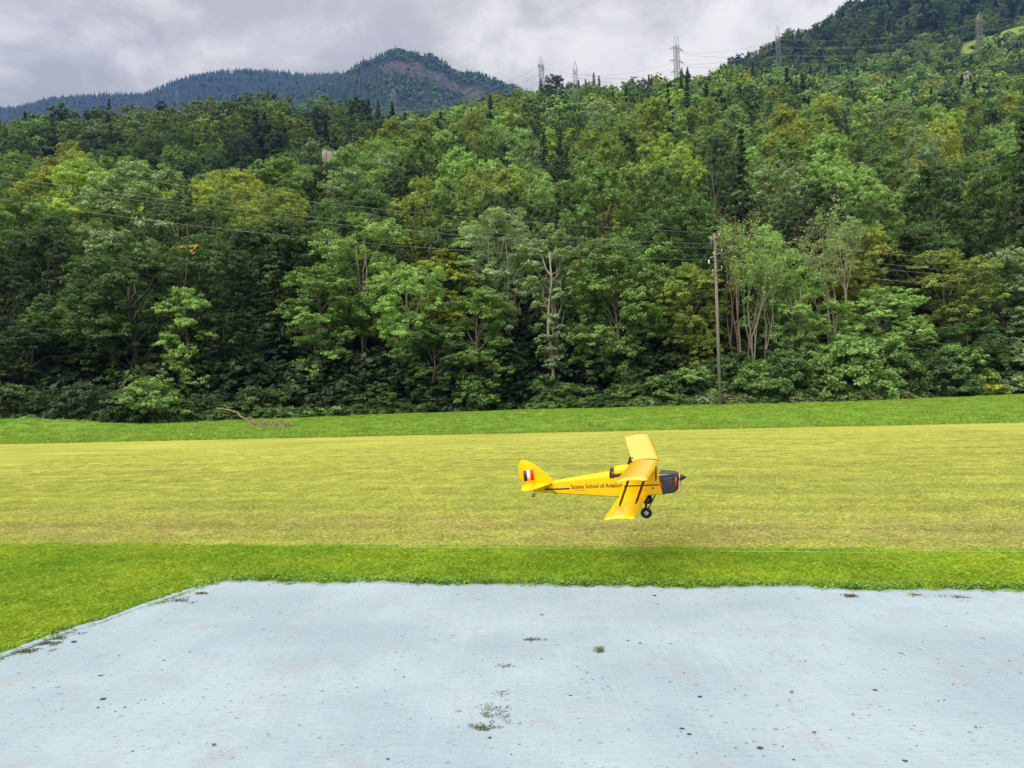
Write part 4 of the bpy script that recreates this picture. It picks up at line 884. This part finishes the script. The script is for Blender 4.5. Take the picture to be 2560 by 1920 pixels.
def wing(name, xle, zle, y0, y1, sweep, dihz, c, f0=0.0, f1=1.0, parent=plane, tip=True, mat=m_yel):
    "panel between spans y0<y1 (positive), side given by sign"
    sgn = 1 if y1 > 0 else -1; a0, a1 = abs(y0), abs(y1); rib = .053
    ys = np.unique(np.round(np.concatenate([np.arange(a0, a1, rib / 4), [a1]]), 4)); rings = []
    fr = np.linspace(0, 1, 13) ** 1.4 if f0 == 0 else np.linspace(0, 1, 4); fr = f0 + (f1 - f0) * fr
    for y in ys:
        e = max(0.0, (y - (NB - .05)) / .05) if tip else 0; e = min(e, 1.0); k = 1 - math.sqrt(max(0, 1 - e * e)) if e > 0 else 0
        cc = c * (1 - .22 * k); x0 = xle - sweep * y / NB - c * .10 * k; z0 = zle + dihz * y / NB; thk = 1 - .75 * k
        rb = abs(math.cos(math.pi * (y) / rib)) ** 3 * .004; up, lo = [], []
        for f in fr:
            u_, l_ = af(f, cc, .115 * thk); amp = rb * min(1, f * 6) * (1 - f * .6)
            up.append((x0 - f * cc, sgn * y, z0 + u_ + amp)); lo.append((x0 - f * cc, sgn * y, z0 + l_))
        rings.append(up + lo[::-1][(0 if f1 < 1 else 1):(None if f0 > 0 else -1)])
    m = MB(); m.loft(rings); return obj(name, m.sharp(name, mat, 50), parent)
SW, DH, CH = .101, .0542, .252
uw = wing('upper_wing', .002, 0, 0, .9, SW, DH, CH); uw.name = 'upper_wing'
wing('upper_wing', .002, 0, 0, -.9, SW, DH, CH)
LX, LZ = -.1198, -.3059
for s in (-1, 1):
    lw = wing('lower_wing', LX, LZ, .068 * s, .9 * s, SW, .0461, CH + .002, 0, .74, tip=True)
    wing('trailing_edge', LX, LZ, .068 * s, .49 * s, SW, .0461, CH + .002, .742, 1.0, parent=lw, tip=False)
    wing('aileron', LX, LZ, .495 * s, .9 * s, SW, .0461, CH + .002, .755, 1.0, parent=lw)
# dark gap arc where the wing panels meet the centre section
m = MB(); m.tube([(.002 - f * .25, -.085, af(f, .25)[0] + .0065) for f in np.linspace(.01, .62, 14)], [.004 * math.sin(math.pi * (i + .5) / 14) ** .6 for i in range(14)], 5); obj('centre_gap', m.mesh('centre_gap', m_win), plane)
def fw_(x): return float(np.interp(x, [-1.18, -1.136, -.975, -.42, 0.0, .16], [.006, .012, .032, .07, .07, .05]))
def zb_(x): return float(np.interp(x, [-1.16, -.9735, -.42, -.011, .01], [-.246, -.2665, -.3127, -.308, -.3055]))
def zs_(x): return float(np.interp(x, [-1.18, -.982, -.723, -.46, -.02, .01], [-.180, -.1665, -.1455, -.130, -.125, -.125]))
def sect(x, zt, w=None, zb=None, zs=None):
    w = w or fw_(x); zb = zb_(x) if zb is None else zb; zs = zs_(x) if zs is None else zs; r = min(.01, w * .3)
    p = [(x, -w + r, zb), (x, -w, zb + r), (x, -w, zs)]
    for k in range(1, 10): a = math.pi * k / 10; p.append((x, -w * math.cos(a), zs + (zt - zs) * math.sin(a) ** .8))
    return p + [(x, w, zs), (x, w, zb + r), (x, w - r, zb)]
m = MB(); m.loft([sect(x, zt) for x, zt in [(-1.178, -.178), (-1.13, -.168), (-.982, -.150), (-.85, -.132), (-.72, -.115), (-.6, -.1), (-.5, -.088), (-.462, -.084)]]); obj('rear_fuselage', m.sharp('rear_fuselage', m_yelf, 35), plane)
m = MB(); m.loft([sect(x, zt) for x, zt in [(-.462, -.128), (-.34, -.127), (-.335, -.1), (-.2, -.093), (-.1, -.097), (-.001, -.106)]]); fus = obj('front_fuselage', m.sharp('front_fuselage', m_yelf, 35), plane)
def ring(x, w, zb, zt, n=14): return [(x, w * math.cos(a) * (1 if math.sin(a) < 0 else 1), zb + (zt - zb) * (.5 + .5 * math.sin(a))) for a in np.linspace(0, 2 * math.pi, n + 1)[:-1]]
def hood(x, w, zb, zt): return [(x, -w, zb)] + [(x, -w * math.cos(a), zb + (zt - zb) * math.sin(a) ** .75) for a in np.linspace(.15, math.pi - .15, 9)] + [(x, w, zb)]
m = MB(); m.loft([hood(-.418, .04, -.098, -.052), hood(-.412, .048, -.099, -.042), hood(-.385, .052, -.1, -.034), hood(-.30, .055, -.1, -.027), hood(-.22, .055, -.1, -.045), hood(-.12, .05, -.108, -.092)]); hd = obj('cockpit_hood', m.sharp('cockpit_hood', m_yelf, 50), plane)
m = MB(); m.tube([(-.352, y, z) for (_, y, z) in [(q[0], q[1] * 1.01, q[2] + .001) for q in hood(-.352, .0535, -.1, -.0315)]], .0013, 4, False); obj('hood_seam', m.mesh('hood_seam', m_line), hd)
m = MB(); m.box((-.395, 0, -.112), (.128, .122, .034)); m.box((-.4585, -.0, -.11), (.004, .128, .04)); m.box((-.438, -fw_(-.43) - .0006, -.122), (.044, .0012, .018)); obj('cockpit_recess_shade', m.mesh('cockpit_recess_shade', m_win), plane)  # solid boxes, not a hollow; dark colour stands in for shade inside the cockpit
# pilot
m = MB(); m.loft([[(-.442 + .017 * r_ * math.cos(a), .03 * r_ * math.sin(a), z) for a in np.linspace(0, 6.283, 13)[:-1]] for z, r_ in [(-.125, .9), (-.11, 1), (-.098, .85), (-.09, .4), (-.084, .36)]]); pil = obj('pilot_figure', m.mesh('pilot_figure', m_leather, True), plane)
m = MB(); m.loft([[(-.438 + r_ * .0175 * math.cos(a) + o_, r_ * .0155 * math.sin(a), z) for a in np.linspace(0, 6.283, 15)[:-1]] for z, r_, o_ in [(-.086, .5, .003), (-.08, .8, .004), (-.072, .97, .002), (-.062, 1.06, 0), (-.053, .95, -.001), (-.047, .65, -.002), (-.044, .2, -.002)]]); obj('helmet', m.mesh('helmet', m_leather, True), pil)
m = MB(); m.loft([[(-.424 + r_ * .007 * math.cos(a) + o_, r_ * .010 * math.sin(a), z) for a in np.linspace(0, 6.283, 11)[:-1]] for z, r_, o_ in [(-.084, .4, -.001), (-.08, .8, 0), (-.073, 1, 0), (-.069, 1.15, .003), (-.062, .9, 0), (-.058, .4, -.002)]]); obj('face', m.mesh('face', m_skin, True), pil)
m = MB(); m.lathe([(.0045, 0), (.005, .002), (.004, .004)], (-.4195, -.006, -.0635), (1, -.2, 0), 10); m.lathe([(.0045, 0), (.005, .002), (.004, .004)], (-.4195, .006, -.0635), (1, .2, 0), 10); obj('goggles', m.mesh('goggles', m_chrome, True), pil)
m = MB(); m.tube([(-.425, -.026, -.118), (-.432, -.014, -.094), (-.43, 0, -.088), (-.432, .014, -.094)], .004, 6); obj('scarf', m.mesh('scarf', m_wht, True), pil)
# engine cowling
def csec(x, w, zb, zt, rt=.03, rb=.012):
    p = []
    for (cy_, cz_, r, a0) in ((w - rb, zb + rb, rb, -90), (w - rt, zt - rt, rt, 0), (-w + rt, zt - rt, rt, 90), (-w + rb, zb + rb, rb, 180)):
        for a in np.linspace(a0, a0 + 90, 5): p.append((x, cy_ + r * math.cos(math.radians(a)), cz_ + r * math.sin(math.radians(a))))
    return p
rs = []
for i, (x, w, zb, zt) in enumerate([(-.018, .071, -.235, -.1075), (.004, .0718, -.3065, -.107), (.03, .0715, -.303, -.108), (.06, .069, -.3, -.1095), (.09, .065, -.297, -.1115), (.115, .0605, -.293, -.1145), (.135, .056, -.286, -.119), (.150, .050, -.275, -.127), (.157, .042, -.262, -.138), (.160, .030, -.23, -.148)]):
    rs.append([(q[0] + (.0 if q[2] > -.2 else 0) - (.012 * max(0, (-.15 - q[2]) / .15) if i > 5 else 0) + (.0 if i else max(0, (-.19 - q[2]) * .35)), q[1], q[2]) for q in csec(x, w, zb, zt)])
m = MB(); m.loft(rs); cow = obj('engine_cowling', m.sharp('engine_cowling', m_blk, 60), plane)
def cw(x): return float(np.interp(x, [0, .03, .06, .09, .115, .135, .15], [.0718, .0715, .069, .065, .0605, .056, .050]))
def side_patch(pts, mat, nm, par, off=.0012, wf=cw, th_=.0015):
    mm = MB(); n = len(pts); mm.add([(x, -wf(x) - off - th_, z) for x, z in pts] + [(x, -wf(x) - off * .2, z) for x, z in pts], [tuple(range(n))] + [(i, (i + 1) % n, n + (i + 1) % n, n + i) for i in range(n)]); return obj(nm, mm.mesh(nm, mat), par)
side_patch([(.127, -.147), (.142, -.149), (.136, -.2), (.130, -.266), (.114, -.268), (.12, -.2)], m_red, 'red_front_panel', cow, .002)
side_patch([(-.016, -.186), (-.002, -.188), (.014, -.235), (.012, -.252), (-.002, -.250), (-.008, -.22)], m_red, 'red_rear_panel', cow, .003)
m = MB()
for z0, x0, x1 in ((-.15, .01, .12), (-.163, .005, .115), (-.176, .02, .1), (-.19, .04, .11)):
    m.tube([(x, -cw(x) - .001, z0 - .012 * math.sin((x - x0) / (x1 - x0) * 3.1) + .01 * (x - x0) / .1) for x in np.linspace(x0, x1, 9)], [.0008 + .0035 * math.sin(math.pi * i / 8) for i in range(9)], 6)
obj('cooling_louvres', m.mesh('cooling_louvres', m_blk, True), cow)
m = MB(); m.lathe([(.030, .158), (.031, .166), (.0285, .18), (.021, .2), (.010, .218), (.001, .2275)], (0, 0, -.170), (1, 0, 0), 20); obj('spinner', m.mesh('spinner', m_blk, True), plane)
m = MB(); m.lathe([(.0315, .163), (.0315, .1675), (.03, .1675), (.03, .163)], (0, 0, -.170), (1, 0, 0), 20); obj('spinner_backplate', m.mesh('spinner_backplate', m_whub, True), plane)
pr = obj('propeller', None, plane); pr.location = (.172, 0, -.170)
for s in (1, -1):
    m = MB(); rings = []
    for k, h in enumerate(np.linspace(.012, .208, 12)):
        t_ = k / 11; wc = .018 * math.sin(math.pi * min(1, .25 + t_ * .72)) ** .8 * (1 - .55 * t_ ** 3); tw_ = math.radians(62 - 48 * t_); th_ = .0045 * (1 - .75 * t_) + .0008
        rings.append([(math.cos(tw_) * wc * math.cos(a) * -1 * .55 - math.sin(tw_) * th_ * math.sin(a), s * (math.sin(tw_) * wc * math.cos(a) * .5 + math.cos(tw_) * th_ * math.sin(a)), s * h) for a in np.linspace(0, 6.283, 11)[:-1]])
    m.loft(rings); obj('blade', m.mesh('blade', m_wood, True), pr)
# tail
def outline(pts, th_, name, mat, par, plane_='xz', smooth_n=6):
    P = [Vector((p[0], p[1], 0)) for p in pts]; n = len(P); Q = []
    for i in range(n):
        p0, p1, p2, p3 = P[(i - 1) % n], P[i], P[(i + 1) % n], P[(i + 2) % n]
        if len(pts[i]) > 2: Q.append(p1); continue
        for k in range(smooth_n):
            t_ = k / smooth_n; Q.append(.5 * ((2 * p1) + (p2 - p0) * t_ + (2 * p0 - 5 * p1 + 4 * p2 - p3) * t_ ** 2 + (3 * p1 - p0 - 3 * p2 + p3) * t_ ** 3))
    cen = sum(Q, Vector()) / len(Q); m = MB(); rings = []
    for sc__, h in ((.975, -1), (1.0, -.45), (1.0, .45), (.975, 1)):
        r = [cen + (q - cen) * sc__ for q in Q]; rings.append([(q.x, h * th_ / 2, q.y) if plane_ == 'xz' else (q.x, q.y, h * th_ / 2) for q in r])
    m.loft(rings); return obj(name, m.sharp(name, mat, 60), par)
outline([(-.989, -.150, 1), (-1.062, -.0735, 1), (-1.163, -.0735, 1), (-1.163, -.165, 1)], .009, 'fin', m_yelf, plane)
rud = outline([(-1.064, -.0705, 1), (-1.100, -.036), (-1.148, .006), (-1.20, .043), (-1.262, .065), (-1.300, .040), (-1.319, -.037), (-1.312, -.10), (-1.285, -.165), (-1.24, -.215), (-1.19, -.243), (-1.166, -.245, 1), (-1.166, -.0705, 1)], .010, 'rudder', m_yelf, plane)
for k, mt in enumerate((m_navy, m_wht, m_redf)):
    xa, xb = -1.2715 + k * .0325, -1.2715 + (k + 1) * .0325; zo = lambda x: (x + 1.2715) * .055
    for sy in (-1, 1):
        mm = MB(); mm.box(((xa + xb) / 2, sy * .0056, -.0895 + zo((xa + xb) / 2)), (.0325, .001, .102)); obj('flag_stripe', mm.mesh('flag_stripe', mt), rud)
for s in (-1, 1):
    tp = outline([(-.986, s * .006, 1), (-1.03, s * .09), (-1.085, s * .18), (-1.140, s * .245), (-1.165, s * .265, 1), (-1.165, s * .012, 1)], .009, 'tailplane', m_yelf, plane, 'xy'); tp.location = (0, 0, -.160)
    el = outline([(-1.169, s * .268, 1), (-1.205, s * .282), (-1.245, s * .268), (-1.262, s * .20), (-1.262, s * .10), (-1.245, s * .025), (-1.215, s * .018, 1), (-1.169, s * .018, 1)], .009, 'elevator', m_yelf, plane, 'xy'); el.location = (0, 0, -.160)
    m = MB(); m.tube([(-1.055, s * .13, -.165), (-.969, s * .033, -.264)], .004, 8); obj('tail_brace', m.mesh('tail_brace', m_mat), plane)
# fuselage stripe and lettering
def fus_strip(x0, x1, z0, z1, h0, h1, nm, mat=m_mat):
    for sy in (-1, 1):
        m = MB(); r = []
        for x in np.linspace(x0, x1, 12):
            t_ = (x - x0) / (x1 - x0); zc_, h = z0 + (z1 - z0) * t_, (h0 + (h1 - h0) * t_) / 2; w = fw_(x)
            r.append([(x, sy * (w + .0012), zc_ - h), (x, sy * (w + .0012), zc_ + h), (x, sy * (w - .002), zc_ + h), (x, sy * (w - .002), zc_ - h)])
        m.loft(r); obj(nm, m.mesh(nm, mat), plane)
fus_strip(-1.08, -.842, -.224, -.2195, .015, .016, 'side_stripe', simple('grey_brown_stripe', (.05, .035, .02), .4)); fus_strip(-.335, -.02, -.2115, -.2115, .012, .011, 'side_stripe', bpy.data.materials['grey_brown_stripe'])
def lettering(txt, x0, x1, zb0, zb1, hgt, nm, mat):
    cu = bpy.data.curves.new(nm, 'FONT'); cu.body = txt; cu.size = 1; cu.offset = .014; cu.extrude = 0; cu.resolution_u = 2
    o = bpy.data.objects.new(nm, cu); col().objects.link(o); bpy.context.view_layer.update()
    me = bpy.data.meshes.new_from_object(o.evaluated_get(bpy.context.evaluated_depsgraph_get())); bpy.data.objects.remove(o)
    v = np.array([q.co[:] for q in me.vertices]); mx = v.max(0); v0 = v[:, 0].min()
    for q in me.vertices:
        t_ = (q.co.x - v0) / (mx[0] - v0); x = x0 + (x1 - x0) * t_; q.co = (x, -(fw_(x) + .0018), zb0 + (zb1 - zb0) * t_ + q.co.y * hgt / .73)
    me.materials.clear(); me.materials.append(mat); return obj(nm, me, plane)
lettering('Sussex School of Aviation', -.828, -.352, -.2225, -.2180, .043, 'lettering', m_letter)
fus_strip(-.795, -.755, -.2375, -.238, .0035, .0035, 'small_inscription', m_letter); fus_strip(-.744, -.697, -.238, -.239, .0035, .0035, 'small_inscription', m_letter)
m = MB(); m.lathe([(.008, 0), (.009, .001), (.001, .0018)], (-.079, -.0705, -.239), (0, -1, 0), 12); obj('fuel_cap', m.mesh('fuel_cap', m_win), plane)
# struts
def flat_strut(a, c, wd, th_, nm, mat=m_mat, par=plane, taper=.012):
    a, c = Vector(a), Vector(c); d = (c - a); ln = d.length; d.normalize(); fx = Vector((1, 0, 0)) - d * d.x; fx.normalize(); fy = d.cross(fx); m = MB(); rings = []
    for t_, k in ((0, .45), (taper / ln * 1.5, 1), (1 - taper / ln * 2.5, 1), (1, .45)):
        p = a + d * ln * t_; rings.append([p + fx * wd / 2 * k * math.cos(q_) + fy * th_ / 2 * math.sin(q_) for q_ in np.linspace(0, 6.283, 9)[:-1]])
    m.loft(rings); o = obj(nm, m.mesh(nm, mat, True), par)
    m = MB(); m.lathe([(.004, -.006), (.0045, 0), (.002, .004)], c, (0, -1, 0), 8); obj('strut_fitting', m.mesh('strut_fitting', m_whub), o); return o
for s in (-1, 1):
    flat_strut((-.236, s * .55, .040), (-.358, s * .55, -.256), .021, .009, 'outer_strut'); flat_strut((-.105, s * .55, .036), (-.219, s * .55, -.240), .021, .009, 'outer_strut')
    flat_strut((-.245, s * .078, .022), (-.325, s * .066, -.13), .018, .008, 'centre_strut'); flat_strut((-.034, s * .078, .008), (-.046, s * .0755, -.174), .013, .008, 'centre_strut')
    m = MB()
    for a, c in (((-.10, s * .09, .0), (-.22, s * .54, -.25)), ((-.10, s * .54, .03), (-.2, s * .085, -.29))): m.tube([a, c], .0006, 4)
    obj('rigging_wire', m.mesh('rigging_wire', m_chrome), plane)
# undercarriage
TR, WR_ = .215, .0505
for s in (-1, 1):
    ax = Vector((-.148, s * TR, -.425))
    m = MB(); m.tube([(-.150, s * (TR - .03), -.430), (-.15, s * .14, -.38), (-.155, s * .055, -.312)], [.010, .010, .012], 8); m.tube([(-.148, s * (TR - .03), -.425), (-.06, s * .055, -.309)], .006, 6); m.tube([(-.148, s * (TR - .04), -.425), (-.148, s * (TR + .012), -.425)], .004, 6); obj('undercarriage_leg', m.mesh('undercarriage_leg', simple('black_leg', (.015, .013, .013), .5), True), plane)
    m = MB(); rings = []
    for k in range(28):
        a = 2 * math.pi * k / 28; rings.append([ax + Vector(((WR_ - .0165 + .0165 * math.cos(q_)) * math.cos(a), .015 * math.sin(q_), (WR_ - .0165 + .0165 * math.cos(q_)) * math.sin(a))) for q_ in np.linspace(0, 6.283, 11)[:-1]])
    rings.append(rings[0]); m.loft(rings, cap=False); wh = obj('wheel', None, plane); obj('tyre', m.mesh('tyre', m_tyre, True), wh)
    m = MB(); m.lathe([(.018, -.010), (.0195, -.005), (.0195, .005), (.018, .010), (.015, .0115), (.006, .0125)], ax, (0, s, 0), 20); obj('hub', m.mesh('hub', m_whub, True), wh)
    m = MB(); m.lathe([(.0085, 0), (.0085, .003), (.006, .004), (.005, .0045)], ax + Vector((0, s * .0115, 0)), (0, s, 0), 14); obj('hub_cap', m.mesh('hub_cap', simple('grey_cap', (.25, .27, .32), .3), True), wh)
m = MB(); m.tube([(-.148, -TR + .03, -.425), (-.148, TR - .03, -.425)], .005, 8); obj('axle', m.mesh('axle', m_mat), plane)
m = MB(); m.tube([(-1.165, 0, -.243), (-1.18, 0, -.262), (-1.196, 0, -.282)], .0022, 6); obj('tail_wheel_wire', m.mesh('tail_wheel_wire', m_chrome), plane)
tw_ = obj('tail_wheel', None, plane); m = MB(); m.lathe([(.013, -.005), (.0165, -.004), (.0175, 0), (.0165, .004), (.013, .005)], (-1.196, 0, -.282), (0, 1, 0), 20); obj('tyre', m.mesh('tyre', m_tyre, True), tw_)
m = MB(); m.lathe([(.008, -.0062), (.0085, 0), (.008, .0062)], (-1.196, 0, -.282), (0, 1, 0), 14); obj('hub', m.mesh('hub', m_whub, True), tw_)
m = MB(); m.tube([(-.02, -.03, -.308), (-.06, -.04, -.345), (-.075, -.045, -.362)], .0012, 5); obj('exhaust_tube', m.mesh('exhaust_tube', m_chrome), plane)

# ------------------------------------------------------------------ air
mh = bpy.data.materials.new('valley_air'); mh.use_nodes = True; t = mh.node_tree; t.nodes.clear()
pv = N(t, 'ShaderNodeVolumePrincipled'); pv.inputs['Color'].default_value = (.17, .35, 1.0, 1); pv.inputs['Density'].default_value = 1.25e-4; pv.inputs['Anisotropy'].default_value = 0
mo = N(t, 'ShaderNodeOutputMaterial'); L(t, pv.outputs[0], mo.inputs['Volume'])
m = MB(); m.box((0, 1370, 718), (7800, 3340, 1444)); obj('haze', m.mesh('haze', mh), None, kind='stuff')
